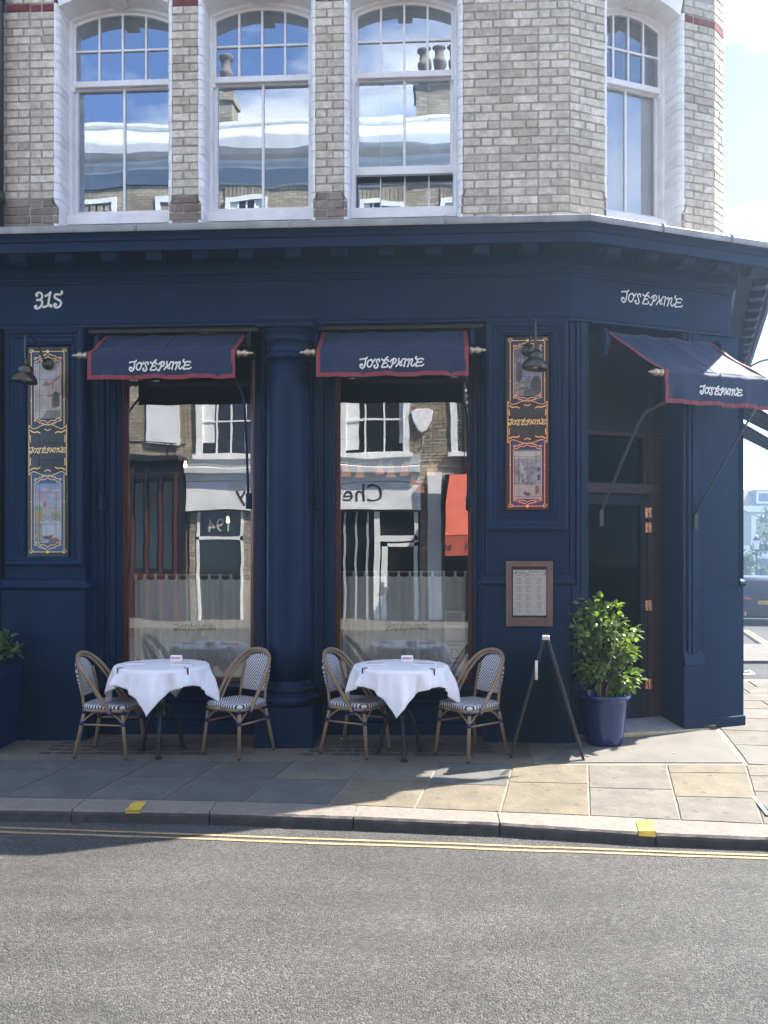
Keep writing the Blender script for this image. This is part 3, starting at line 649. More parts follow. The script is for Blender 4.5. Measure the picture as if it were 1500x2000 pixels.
# sash windows
def sash(Mf, a, b, pz, raised=0.0, zmeet=None, zbot=None, M_sashglass=M_sashglass):
    """a,b: inner edges of the jambs; pz arch spring"""
    w = stem_part('sash_window', bld, Mf); y0 = D_FR
    zb = zbot
    fw = .034
    outer = arc(a, b, pz, RISE); inner = arc(a+fw, b-fw, pz-.016, RISE-.012)
    mb = MB(); zbt = zb
    o_ = [(a, zbt)] + outer + [(b, zbt)]; i_ = [(a+fw, zbt+.04)] + inner + [(b-fw, zbt+.04)]
    rings = [[(o_[k][0], y0, o_[k][1]), (o_[k][0], y0+.12, o_[k][1]), (i_[k][0], y0+.12, i_[k][1]), (i_[k][0], y0+.03, i_[k][1]), (i_[k][0]-(.01 if k < len(o_)/2 else -.01), y0, i_[k][1])] for k in range(len(o_))]
    mb.loft(rings, True, True); mb.box(a, b, y0-.05, y0+.13, zbt-.06, zbt+.035); obj('box_frame', mb, M_white, w, bevel=.003)
    A, B = a+fw-.004, b-fw+.004; ym = y0+.035; yl = y0+.075
    # upper sash
    fr = MB(); s = .024
    ino = arc(A, B, pz-.018, RISE-.012); ini = arc(A+s, B-s, pz-.018-s*.9, RISE-.016)
    oo = [(A, zmeet)] + ino + [(B, zmeet)]; ii = [(A+s, zmeet)] + ini + [(B-s, zmeet)]
    fr.loft([[(oo[k][0], ym, oo[k][1]), (oo[k][0], ym+.04, oo[k][1]), (ii[k][0], ym+.04, ii[k][1]), (ii[k][0], ym, ii[k][1])] for k in range(len(oo))], True, True)
    obj('upper_sash', fr, M_white, w)
    mb = MB(); mb.box(A, B, ym-.012, ym+.045, zmeet-.03, zmeet+.028); mb.box(A-.03, A+.02, ym-.02, ym+.03, zmeet-.075, zmeet-.03); mb.box(B-.02, B+.03, ym-.02, ym+.03, zmeet-.075, zmeet-.03)
    obj('meeting_rail', mb, M_white, w, bevel=.005)
    gw = (B-A-2*s)/4; zt = pz-.04; zmid = zmeet + (zt+RISE*.5-zmeet)*.52
    def top_at(x):
        return max(z for (xx, z) in [(x, np.interp(x, [p[0] for p in ini], [p[1] for p in ini]))])
    for k in range(1, 4):
        x = A+s+gw*k; mb = MB(); mb.prism([(x-.010, zmeet+.02), (x+.010, zmeet+.02), (x+.010, top_at(x)+.01), (x-.010, top_at(x)+.01)], ym-.002, ym+.03); obj('glazing_bar', mb, M_white, w, bevel=.003)
    mb = MB(); mb.box(A+s-.005, B-s+.005, ym+.001, ym+.028, zmid-.010, zmid+.010); obj('glazing_bar', mb, M_white, w, bevel=.003)
    for k in range(4):
        x0, x1 = A+s+gw*k, A+s+gw*(k+1)
        mb = MB(); mb.add([(x0,ym+.018,zmeet),(x1,ym+.018,zmeet),(x1,ym+.018,zmid),(x0,ym+.018,zmid)], [(0,1,2,3)]); obj('pane', mb, M_sashglass, w, recalc=False)
        mb = MB(); xs = np.linspace(x0, x1, 5); poly = [(x0,zmid),(x1,zmid)] + [(x, top_at(x)+.008) for x in xs[::-1]]
        mb.add([(x, ym+.018, z) for x, z in poly], [tuple(range(len(poly)))]); obj('pane', mb, M_sashglass, w, recalc=False)
    # lower sash
    z0 = zb + .03 + raised; z1 = zmeet-.005
    mb = MB(); mb.rects([(A,B,z0,z1,yl),(A+.028,B-.028,z0+.075,z1-.03,yl),(A+.031,B-.031,z0+.08,z1-.035,yl+.02),(A+.031,B-.031,z0+.08,z1-.035,yl+.035),(A,B,z0,z1,yl+.045),(A,B,z0,z1,yl)]); obj('lower_sash', mb, M_white, w)
    xm = (A+B)/2; mb = MB(); mb.box(xm-.012, xm+.012, yl+.003, yl+.033, z0+.08, z1-.02); obj('glazing_bar', mb, M_white, w, bevel=.003)
    for x0, x1 in ((A+.024, xm), (xm, B-.024)):
        mb = MB(); mb.add([(x0,yl+.02,z0+.08),(x1,yl+.02,z0+.08),(x1,yl+.02,z1-.02),(x0,yl+.02,z1-.02)], [(0,1,2,3)]); obj('pane', mb, M_sashglass, w, recalc=False)
    if raised:                                   # secondary glazing behind the raised sash
        ys = yl+.11
        for k in range(4):
            x0 = A + (B-A)*k/4; x1 = A + (B-A)*(k+1)/4
            mb = MB(); mb.add([(x0,ys,zb+.02),(x1,ys,zb+.02),(x1,ys,zmeet),(x0,ys,zmeet)], [(0,1,2,3)]); obj('pane', mb, M_sashglass, w, recalc=False)
            if k: mb = MB(); mb.box(x0-.006, x0+.006, ys-.01, ys+.01, zb, zmeet); obj('glazing_bar', mb, M_white, w)
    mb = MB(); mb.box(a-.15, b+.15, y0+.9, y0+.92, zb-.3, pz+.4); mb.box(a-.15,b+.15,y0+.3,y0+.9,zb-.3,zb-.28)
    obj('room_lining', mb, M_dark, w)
    return w
zbw = Z(240,428,D_FR)
zm = [Z(240,160,D_FR), Z(515,150,D_FR), Z(797,140,D_FR)]
zm_avg = sum(zm)/3
for k, (Mf, a, b) in enumerate(wins[:3]):
    sash(Mf, a+JW, b-JW, Zs1, .36 if k == 2 else 0, zm_avg, zbw)
w4 = sash(UH, W4a+JW, W4b-JW, Zs1, 0, zm_avg, zbw, M_sashglass2)
M_blind = mat('pale_roller_blind', (.80,.80,.80), .8, var=.06, vs_=6)
mb = MB(); mb.box(W4a+.07, W4b-.07, D_FR+.145, D_FR+.149, zbw+.10, zm_avg+.03); obj('roller_blind', mb, M_blind, bld, UH)
# ------------------------------------------------------------------ shopfront: cornice, fascia
ZL = 3.694                                    # underside of the fascia
PATH = [(-6.5, YF), (BX, YF), (BX+CT.x*1.76, BY+CT.y*1.76), (BX+CT.x*1.76+ST.x*6, BY+CT.y*1.76+ST.y*6)]
cor = stem_part('cornice', bld)
mb = MB(); mb.sweep(PATH, [(0,4.10),(.018,4.105),(.022,4.125),(.038,4.14),(.045,4.165),(.045,4.25),(.37,4.252),(.375,4.235),(.40,4.235),(.40,4.315),(.415,4.32),(.425,4.345),(.445,4.372),(.46,4.378),(.46,4.385),(-.3,4.46),(-.3,4.10)])
obj('cornice_moulding', mb, M_navy, cor)
mb = MB(); pl_ = [(.468,4.374),(.472,4.392),(.470,4.432),(.45,4.442),(.25,4.452),(-.28,4.49),(-.28,4.465),(.2,4.424),(.43,4.388)]
mb.sweep(PATH, pl_); obj('lead_capping', mb, M_lead, cor, bevel=.004)
for x in [X(px, -.62) for px in (-120, 262, 565, 870)]:
    mb = MB(); mb.tube([(x, YF-.474, 4.372), (x, YF-.476, 4.436), (x, YF-.45, 4.447), (x, YF-.2, 4.462)], .011, 6); obj('lead_roll', mb, M_lead, cor)
for u in (.62, 1.35):
    mb = MB(); mb.tube([(u, -.474, 4.372), (u, -.476, 4.436), (u, -.45, 4.447), (u, -.2, 4.462)], .011, 6); obj('lead_roll', mb, M_lead, cor, CH)
mb = MB(); mb.prism([(.15,4.178),(.27,4.178),(.285,4.20),(.30,4.25),(.15,4.25)], -.07, .07)
mod = mb.mesh('modillion', M_navy)
def modil(Mx): 
    o = link('modillion', mod, cor, Mx); b = o.modifiers.new('bevel','BEVEL'); b.width = .004; b.segments = 1
Rm = Matrix.Rotation(rad(-90), 4, 'Z')
xs = [X(px, YF-.33) for px in (35,123)]; stepm = xs[1]-xs[0]
x = xs[0]-3*stepm
while x < BX-.05:
    modil(Matrix.Translation((x, YF-.045, .0)) @ Rm); x += stepm
for k in range(5): modil(CH @ Matrix.Translation((.22+k*.385, -.045, 0)) @ Rm)
SH = Matrix.Translation((PATH[2][0], PATH[2][1], 0)) @ Matrix.Rotation(SA, 4, 'Z')
for k in range(13): modil(SH @ Matrix.Translation((.18+k*.40, -.045, 0)) @ Rm)
fas = stem_part('fascia', bld)
mb = MB(); mb.sweep(PATH, [(0,ZL+.004),(0,4.075),(.012,4.08),(.012,4.1),(-.3,4.1),(-.3,ZL+.004)]); obj('fascia_board', mb, M_navy, fas)
mb = MB(); mb.sweep([(-6.5,YF),(BX,YF)] + PATH[2:], [(.0,ZL-.012),(.024,ZL-.012),(.026,ZL+.012),(.008,ZL+.026),(.0,ZL+.03),(-.05,ZL+.03),(-.05,ZL-.012)]); obj('fascia_bead', mb, M_navy2, fas)
c = at(95,586,YF-.002); o = obj('house_number', write(N315, NBOX, c.x, c.z, .262, .020, YF-.003), M_letter, fas, recalc=False); o['label'] = 'white painted house number on the navy fascia'
uu, zz = on_cant(1272,585); u0 = on_cant(1213,580)[0]; u1 = on_cant(1333,592)[0]
o = obj('painted_name', write(JO, JBOX, (u0+u1)/2, zz, u1-u0, .0125, -.003), M_letter, fas, CH, recalc=False); o['label'] = 'white painted restaurant name on the canted fascia'

# ------------------------------------------------------------------ pilasters with recessed panels
def panelled_pilaster(x0, x1, pz0, pz1, rx0, rx1, rz0, rz1, dz0, dz1, Mf=None, y=YF):
    p = stem_part('pilaster', bld, Mf); mb = MB()
    mb.box(x0, x1, y, y+.34, -.2, rz0); mb.box(x0, x1, y, y+.34, rz1, ZL); mb.box(x0, rx0, y, y+.34, rz0, rz1); mb.box(rx1, x1, y, y+.34, rz0, rz1); mb.box(rx0, rx1, y+.032, y+.3, rz0, rz1)
    obj('pilaster_body', mb, M_navy, p)
    mb = MB(); mb.rects([(rx0-.035,rx1+.035,rz0-.035,rz1+.035,y-.001),(rx0-.035,rx1+.035,rz0-.035,rz1+.035,y-.008),(rx0-.02,rx1+.02,rz0-.02,rz1+.02,y-.010),(rx0-.012,rx1+.012,rz0-.012,rz1+.012,y+.002),(rx0,rx1,rz0,rz1,y+.006),(rx0+.002,rx1-.002,rz0+.002,rz1-.002,y+.0315)]); obj('panel_moulding', mb, M_navy2, p)
    a, b = x0+.012, x1-.012; 
    mb = MB(); mb.rects([(a,b,pz0,pz1,y+.002),(a,b,pz0,pz1,y-.022),(a+.018,b-.018,pz0+.018,pz1-.018,y-.030),(a+.045,b-.045,pz0+.045,pz1-.045,y-.024),(a+.055,b-.055,pz0+.055,pz1-.055,y-.010),(a+.075,b-.075,pz0+.075,pz1-.075,y-.008),(a+.085,b-.085,pz0+.085,pz1-.085,y-.0015)]); obj('frame_moulding', mb, M_navy2, p)
    mb = MB(); mb.box(x0-.012, x1+.012, y-.035, y+.2, -.2, dz0); obj('pedestal', mb, M_navy, p, bevel=.004)
    prof = [(.034,dz0-.002),(.050,dz0+.012),(.056,dz0+.03),(.050,dz0+.048),(.03,dz0+.055),(.026,dz0+.085),(.006,dz0+.1),(-.1,dz0+.1),(-.1,dz0-.002)]
    mb = MB(); mb.sweep([(x0,y+.2),(x0,y),(x1,y),(x1,y+.2)], prof); obj('dado_moulding', mb, M_navy2, p)
    return p
PLx0, PLx1 = X(8,YF), X(166.5,YF); PRx0, PRx1 = X(948,YF), X(1111,YF)
pl_p = panelled_pilaster(PLx0, PLx1, Z(90,1105,YF), Z(90,641,YF)-.004, X(50,YF), X(139,YF), Z(90,1092,YF), Z(90,673,YF), Z(90,1152,YF), 0)
pr_p = panelled_pilaster(PRx0, PRx1, Z(1030,1036,YF), Z(1030,626,YF)-.004, X(983,YF), X(1077,YF), Z(1030,1000,YF), Z(1030,654,YF), Z(1030,1143,YF), 0)

# ------------------------------------------------------------------ shop windows
YG = .22
def shop_window(x0, x1, gx0, gx1, gz0, gz1):
    w = stem_part('shop_window', bld); gm = .03
    lx = gx0-x0; rx = x1-gx1
    zs = gz0-.05; zt = ZL-.012
    mb = MB()
    def st(f, y, zf=None): return (x0+lx*f, x1-rx*f, zs, zt-(zt-gz1-.06)*(f), y)
    fs = [(.02,-.02),(.02,.02),(.16,.028),(.20,.05),(.36,.055),(.40,.085),(.42,.07),(.50,.07),(.54,.10),(.60,.115),(.66,.12),(.68,.15)]
    mb.rects([st(f,y) for f,y in fs] + [(gx0-.05,gx1+.05,zs,gz1+.055,.16),(gx0-.05,gx1+.05,zs,gz1+.055,.2)]); obj('casing', mb, M_navy2, w)
    mb = MB(); mb.rects([(gx0-.055,gx1+.055,gz0-.05,gz1+.06,.26),(gx0-.055,gx1+.055,gz0-.05,gz1+.06,.172),(gx0-.03,gx1+.03,gz0-.03,gz1+.035,.165),(gx0-.012,gx1+.012,gz0-.012,gz1+.012,.19),(gx0,gx1,gz0,gz1,.205),(gx0,gx1,gz0,gz1,.26)]); obj('timber_frame', mb, M_timber, w)
    mb = MB(); mb.add([(gx0,YG,gz0),(gx1,YG,gz0),(gx1,YG,gz1),(gx0,YG,gz1)], [(0,1,2,3)]); obj('pane', mb, M_shopglass, w, recalc=False)
    r = MB(); r.box(x0, x1, .14, .4, -.2, zs-.055); obj('stall_riser', r, M_navy, w)
    mb = MB(); mb.sweep([(x0,.14),(x1,.14)], [(0,zs-.075),(.02,zs-.07),(.03,zs-.05),(.10,zs-.045),(.118,zs-.03),(.118,zs-.012),(.10,zs),(-.1,zs+.012),(-.1,zs-.075)]); obj('sill', mb, M_navy2, w)
    mb = MB(); zz0, zz1 = .10, zs-.13; mb.rects([(x0+.05,x1-.05,zz0,zz1,.141),(x0+.05,x1-.05,zz0,zz1,.128),(x0+.07,x1-.07,zz0+.02,zz1-.02,.122),(x0+.095,x1-.095,zz0+.045,zz1-.045,.136),(x0+.10,x1-.10,zz0+.05,zz1-.05,.1385)]); obj('riser_moulding', mb, M_navy2, w)
    mb = MB(); mb.sweep([(x0,.14),(x1,.14)], [(0,.0),(.016,.0),(.016,.075),(.004,.09),(-.05,.09),(-.05,0)]); mb.box(x0,x1,.124,.2,-.2,.0); obj('skirting', mb, M_navy2, w)
    return w
g1 = (X(252,YG), X(490,YG)); g2 = (X(665,YG), X(914,YG)); gzb = Z(790,1326,YG); gzt = Z(300,668,YG)
O1 = (PLx1+.002, -1.44); O2 = (-1.10, PRx0-.002)
shop_window(O1[0], O1[1], *g1, gzb, gzt); shop_window(O2[0], O2[1], *g2, gzb, gzt)
mb = MB(); mb.box(O1[1]+.001, O2[0]-.001, YF+.02, .4, -.2, ZL); obj('window_mullion', mb, M_navy, bld)

# engaged column
col = stem_part('column', bld); cx, cyy = X(563.5, YF-.02), YF-.02
def sq(mb, h, z0, z1): mb.box(cx-h, cx+h, cyy-h, cyy+h, z0, z1)
mb = MB(); sq(mb, .255, -.2, .315); obj('plinth_block', mb, M_navy, col, bevel=.006)
mb = MB(); mb.lathe([(.0,.318),(.245,.318),(.262,.335),(.268,.365),(.262,.392),(.245,.408),(.228,.412),(.222,.425),(.222,.435),(.235,.442),(.238,.455),(.232,.468),(.215,.474),(.205,.49),(.195,.53)], 48, (cx,cyy,0)); obj('column_base', mb, M_navy2, col)
mb = MB(); pr = [(.194,.52)]
for k in range(1, 12): t = k/11; pr.append((.194-.014*t**1.6, .52+2.83*t))
mb.lathe(pr, 48, (cx,cyy,0)); obj('column_shaft', mb, M_navy2, col)
mb = MB(); mb.lathe([(.179,3.34),(.20,3.345),(.215,3.362),(.218,3.378),(.205,3.395),(.19,3.40),(.182,3.42),(.182,3.50),(.20,3.505),(.205,3.52),(.198,3.532),(.215,3.56),(.235,3.59),(.24,3.605),(.0,3.606)], 48, (cx,cyy,0)); obj('capital', mb, M_navy2, col)
mb = MB(); mb.sweep([(cx-.2,cyy+.3),(cx-.2,cyy-.2),(cx+.2,cyy-.2),(cx+.2,cyy+.3)], [(.0,3.606),(.045,3.606),(.05,3.635),(.065,3.66),(.07,3.692),(.0,3.692)]); mb.box(cx-.199,cx+.199,cyy-.199,cyy+.3,3.607,3.691); obj('abacus', mb, M_navy2, col)

# awning boxes over the windows
for x0, x1 in (O1, O2):
    mb = MB(); mb.box(x0+.012, x1-.012, -.09, .13, ZL-.05, ZL-.014); obj('awning_box', mb, M_black, bld)

# ------------------------------------------------------------------ canted corner: door and piers
dr = stem_part('entrance', bld, CH); D0, D1, DW = .19, 1.185, .30
zth = .10
mb = MB(); mb.box(.0, D0-.14, .002, .34, -.2, ZL); mb.box(.0,.055,-.03,.3,-.2,1.37)
obj('corner_post', mb, M_navy, dr)
mb = MB(); mb.box(D0-.14, D0, .004, .5, -.2, ZL)
for k, (a, b_, d) in enumerate(((.055,.085,.022),(.09,.125,.030),(.13,.155,.016))): mb.box(a, b_, -d, .2, -.2, ZL-.02)
obj('door_pilaster', mb, M_navy2, dr, bevel=.003)
# right-hand pier
mb = MB(); mb.box(D1+.001, 1.845, .004, .6, -.2, ZL); obj('pier', mb, M_navy, dr)
mb = MB()
for a, b_, d in ((1.19,1.225,.018),(1.235,1.27,.034),(1.28,1.33,.040),(1.34,1.365,.022)): mb.box(a, b_, -d, .1, .72, ZL-.02)
obj('pier_reeding', mb, M_navy2, dr, bevel=.004)
mb = MB(); mb.loft([[(1.19,-.035,.60),(1.42,-.035,.60),(1.42,.1,.60),(1.19,.1,.60)],[(1.19,-.05,.62),(1.42,-.05,.62),(1.42,.1,.62),(1.19,.1,.62)],[(1.19,-.045,.645),(1.42,-.045,.645),(1.42,.1,.645),(1.19,.1,.645)],[(1.19,-.018,.75),(1.40,-.018,.75),(1.40,.1,.75),(1.19,.1,.75)]]); mb.box(1.19,1.415,-.034,.1,-.2,.599); obj('pier_foot', mb, M_navy2, dr)
mb = MB(); mb.box(1.42, 1.905, .0015, .62, -.2, 1.33); mb.box(1.42,1.91,-.022,.63,-.2,.11); obj('pedestal', mb, M_navy, dr, bevel=.004)
mb = MB(); mb.sweep([(1.85,.012),(1.875,.012),(1.89,.4)], [(.0,1.33),(.03,1.335),(.04,1.36),(.03,1.385),(.0,1.41),(-.06,1.43),(-.06,1.33)]); obj('dado_moulding', mb, M_navy2, dr)
# side wall of the shopfront along the side street
sd_ = MB(); p0 = CH @ Vector((1.92,.3,0)); 
sm = MB(); sm.box(.0, 6.0, .02, .4, -.2, ZL); obj('side_wall', sm, M_navy, bld, Matrix.Translation((BX+CT.x*1.93, BY+CT.y*1.93, 0)) @ Matrix.Rotation(SA, 4, 'Z'))
# door
ds = stem_part('entrance_door', bld, CH)
zt0, zt1 = on_cant(1200,965,DW)[1], on_cant(1200,944,DW)[1]
ztr = on_cant(1200,852,DW)[1]
M_ddoor = mat('dark_door_paint', (.008,.009,.016), .55, var=.2, vs_=6, spec=.2)
M_dglass = glass('door_glass', .0, (.14,.14,.16), ior=1.1)
ud = 1.02
mb = MB(); mb.box(D0, D0+.06, DW-.02, DW+.08, zth, zt0); mb.box(ud-.075, ud, DW-.02, DW+.03, zth, zt0); mb.box(D0+.06, ud-.075, DW-.018, DW+.03, zth, zth+.28); mb.box(D0+.06, ud-.075, DW-.018, DW+.03, zt0-.1, zt0); obj('door_leaf', mb, M_ddoor, ds, bevel=.004)
mb = MB(); mb.add([(D0+.05,DW+.005,zth+.25),(ud-.07,DW+.005,zth+.25),(ud-.07,DW+.005,zt0-.08),(D0+.05,DW+.005,zt0-.08)], [(0,1,2,3)]); obj('pane', mb, M_dglass, ds, recalc=False)
mb = MB(); mb.box(ud+.004, ud+.05, DW-.03, DW+.09, zth, ZL-.5); mb.box(ud+.05, D1, DW-.012, DW+.09, zth, ZL-.3); mb.box(D0, D1-.06, DW-.05, DW+.09, zt0+.004, zt1); mb.box(ud-.03,ud+.004,DW-.01,DW+.09,zt1,ztr); mb.box(D0,D1,DW-.03,DW+.09,ztr,ztr+.04); obj('door_frame', mb, mat('dark_mahogany', (.030,.012,.011), .5, spec=.3, var=.3, vs_=9, stretch=(9,9,.6)), ds, bevel=.004)
mb = MB(); mb.add([(D0,DW+.03,zt1),(ud-.03,DW+.03,zt1),(ud-.03,DW+.03,ztr),(D0,DW+.03,ztr)], [(0,1,2,3)]); obj('transom_light', mb, M_dglass, ds, recalc=False)
mb = MB(); mb.box(D0, D1, DW-.02, DW+.1, ztr+.041, ZL); obj('head_panel', mb, mat('brown_head_panel', (.017,.014,.017), .6, var=.2, spec=.2), ds)
for py in (1001,1030,1183,1337):
    zz = on_cant(1245,py,DW-.03)[1]; mb = MB(); mb.box(ud-.032, ud-.003, DW-.036, DW-.02, zz-.048, zz+.048); mb.box(ud+.003, ud+.032, DW-.046, DW-.03, zz-.048, zz+.048); mb.tube([(ud,DW-.045,zz-.048),(ud,DW-.045,zz+.048)], .007, 8)
    obj('hinge', mb, M_hinge, ds, bevel=.002)
# threshold slab with a metal nosing
M_mat = mat('grey_entrance_floor', (.26,.265,.27), .9, var=.1, vs_=20, bump=.5, bs=220, speck=.5, speck_s=260, speck_col=(.12,.12,.125))
th = stem_part('threshold', bld, CH); gb = lambda u, w: gz(BX+CT.x*u+CN.x*w, BY+CT.y*u+CN.y*w)
mb = MB(); mb.loft([[(D0-.12,-.05,-.1),(1.5,-.05,-.1),(1.18,.32,-.1),(D0-.12,.32,-.1)],[(D0-.12,-.05,.055),(1.5,-.05,.022),(1.2,.32,zth),(D0-.12,.32,zth)]]); obj('threshold_slab', mb, M_mat, th)
mb = MB(); mb.loft([[(D0-.12,-.058,.0),(D0-.12,-.048,.0),(D0-.12,-.048,.058),(D0-.12,-.058,.058)],[(1.5,-.058,-.0),(1.5,-.048,-.0),(1.5,-.048,.024),(1.5,-.058,.024)]]); obj('nosing', mb, M_brass, th)

# ------------------------------------------------------------------ inside the dining room
dn = stem_part('dining_room', bld)
mb = MB(); mb.box(-3.6,.75,4.4,4.5,.0,3.7); mb.box(-3.7,-3.6,.45,4.5,.0,3.7); mb.box(.75,.85,.6,4.5,0,3.7); obj('dark_panelling', mb, M_dark, dn)
mb = MB(); mb.box(-3.6,.75,.45,4.4,3.25,3.3); obj('ceiling', mb, M_ceil, dn)
mb = MB(); mb.box(-3.6,2.6,.41,4.4,.0,.05); obj('floorboards', mb, mat('dark_floorboards', (.06,.035,.02), .5, var=.3, vs_=6), dn)
mb = MB(); mb.box(.86,3.2,1.9,2.0,.05,3.6); obj('lobby_wall', mb, M_dark, dn)
mb = MB(); mb.slab([(-6.5,.42),(1.3,.42),(2.6,1.1),(4.3,6.2),(-6.5,6.2)], 3.75, 4.2); obj('floor_slab', mb, M_dark, bld)

# ------------------------------------------------------------------ awnings (x along the wall, -y outwards)
def finial(mb, x, s):
    pr = [(.004,0),(.03,.002),(.034,.02),(.026,.035),(.02,.045),(.03,.055),(.034,.07),(.026,.09),(.012,.10),(.016,.112),(.012,.128),(.005,.14),(.001,.145)]
    mb.lathe(pr, 14, M=Matrix.Translation((x,0,0)) @ Matrix.Rotation(rad(90*s), 4, 'Y'))
def awning(loc, Mrot, width, proj, drop, vh, label, arms=True, sag=.012, skew=0.0):
    t = thing('awning', label, 'awning', (0,0,0), 0, 'navy awnings with red trim'); t.matrix_world = Matrix.Translation(loc) @ Mrot
    nx_, ny_ = 26, 10; mb = MB(); w2 = width/2
    def cz(u, v): return -drop*v - sag*math.sin(math.pi*v)*(1+.5*math.sin(u*9)) + .006*math.sin(u*23+v*5) + .004*math.sin(u*41-v*11)
    g = [[(-w2+width*i/nx_+skew*j/ny_, -proj*j/ny_, cz(i/nx_, j/ny_)) for i in range(nx_+1)] for j in range(ny_+1)]
    def grid(mb, g, th, ax):
        n = len(g[0]); m = len(g); o = len(mb.v)
        fs = [(j*n+i, j*n+i+1, (j+1)*n+i+1, (j+1)*n+i) for j in range(m-1) for i in range(n-1)]
        mb.add([p for r in g for p in r], fs, 0, True)
    grid(mb, g, 0, 0); o = obj('canopy', mb, M_canvas, t, recalc=False)
    so_ = o.modifiers.new('solid','SOLIDIFY'); so_.thickness = .003
    mb = MB(); nv = 8
    g2_ = [[(-w2+skew+width*i/nx_, -proj - .012 + .014*math.sin(i*.9)*(j/nv) + .011*math.sin(i*2.1+1+j*.3)*(j/nv) + .004*math.sin(i*1.3+j), -drop + .004 - vh*j/nv + .004*math.sin(i*.7)*(j/nv)) for i in range(nx_+1)] for j in range(nv+1)]
    grid(mb, g2_, 0, 0); o = obj('valance', mb, M_canvas, t, recalc=False); so_ = o.modifiers.new('solid','SOLIDIFY'); so_.thickness = .003
    tw = .034
    def strip(pts, dv_, name='trim'):
        mb = MB(); a = [Vector(p) for p in pts]; n = len(a)
        mb.loft([[p, p+dv_, p+dv_+off, p+off] for p in a for off in [Vector((0,-.004,.004))]], True, True); return obj(name, mb, M_trim, t)
    for s in (0, nx_):
        d_ = Vector((tw if s == 0 else -tw, 0, 0))
        strip([Vector(g[j][s])+Vector((0,-.002,.002)) for j in range(ny_+1)], d_)
        strip([Vector(g2_[j][s])+Vector((0,-.003,0)) for j in range(nv+1)], d_)
    strip([Vector(g2_[nv][i])+Vector((0,-.004,-.004)) for i in range(nx_+1)], Vector((0,0,tw)))
    for us in (.5,):
        i_ = int(nx_*us); s_a = strip([Vector(g[j][i_])+Vector((0,-.0,.001)) for j in range(ny_+1)], Vector((.007,0,0)), 'seam'); s_b = strip([Vector(g2_[j][i_])+Vector((0,-.001,0)) for j in range(nv+1)], Vector((.007,0,0)), 'seam'); s_a.data.materials[0] = s_b.data.materials[0] = M_seam
    mb = MB(); mb.tube([(skew-w2-.01,-proj+.015,-drop-.02),(skew+w2+.01,-proj+.015,-drop-.02)], .022, 12); obj('front_bar', mb, M_black, t)
    for s in (-1, 1):
        mb = MB(); finial(mb, 0, s); o = obj('finial', mb, M_brass, t, Matrix.Translation((skew+s*(w2+.008), -proj+.015, -drop-.02)))
    for s in (-1, 1):
        mb = MB(); mb.box(s*(w2+.05)-.015, s*(w2+.05)+.015, -.06, .06, -.22, .02); mb.box(s*(w2+.05)-.02, s*(w2+.05)+.02, -.09, -.05, -.14, -.02); obj('bracket', mb, M_navy2, t, bevel=.003)
    if arms:
        for s in (-1, 1):
            xa = s*(w2-.10); mb = MB()
            mb.tube(smooth([(xa, -proj+.02, -drop-.03), (xa+s*.06, -proj*.72, -drop-.2), (xa+s*.11, -proj*.45, -drop-.34), (xa+s*.125, -proj*.35, -drop-.5), (xa+s*.13, -proj*.05, -drop-1.25)], 5), .011, 8)
            mb.box(xa+s*.13-.02, xa+s*.13+.02, -proj*.05-.02, -proj*.05+.06, -drop-1.34, -drop-1.2); obj('folding_arm', mb, M_navy2, t)
    o = obj('lettering', write(JO, JBOX, 0, 0, .545 if width > 1.2 else .46, .0125, 0), M_letter, t, Matrix.Translation((skew, -proj-.034, -drop-vh*.53)), recalc=False)
    return t
ax0, ax1 = X(172,-.42), X(460,-.42); aw_z = Z(340,655,-.02)
zf = Z(310,687,-.42); zv = Z(310,741,-.42)
a1 = awning(((ax0+ax1)/2, -.02, aw_z), I4, ax1-ax0, .40, aw_z-zf, zf-zv, 'navy awning with red trim over the shop window beside the left tiled panel')
bx0, bx1 = X(619,-.42), X(914,-.42)
a2 = copy_tree(a1, ((bx0+bx1)/2, -.02, aw_z), 0, 'navy awning with red trim between the round column and the right tiled panel')
pc = CH @ Vector((.935, -.02, 3.61))
a3 = awning(tuple(pc), Matrix.Rotation(CA, 4, 'Z'), 1.15, .42, .40, .28, 'steeply projecting navy awning over the corner door, its outer edge in sun', arms=False, sag=.02, skew=.29)
mb = MB(); mb.tube(smooth([(-.24,-.40,-.66),(-.33,-.33,-.72),(-.42,-.25,-.84),(-.66,-.02,-1.62)],6), .012, 8); mb.box(-.68,-.64,-.05,.02,-1.72,-1.58); obj('folding_arm', mb, M_black, a3)
mb = MB(); mb.tube([(.78,-.36,-.62),(.62,-.22,-1.0),(.36,-.01,-1.62)], .009, 8); mb.box(.34,.38,-.05,.02,-1.74,-1.6); obj('folding_arm', mb, M_black, a3)
SM = Matrix.Rotation(SA, 4, 'Z')
S0 = Vector((PATH[2][0], PATH[2][1]))
a4 = None
for s_, lb in ((1.35,'nearest dark awning on the side street wall, seen from its end past the corner'), (3.0,'second dark awning along the side street wall, seen edge on against the sky'), (4.6,'farthest dark awning on the side street wall, above its slanting strut')):
    lc = (S0.x+ST.x*s_, S0.y+ST.y*s_, 3.62)
    if a4 is None: a4 = awning(lc, SM, 1.16, .95, .60, .24, lb, arms=False)
    else: c_ = copy_tree(a4, lc, SA, lb)

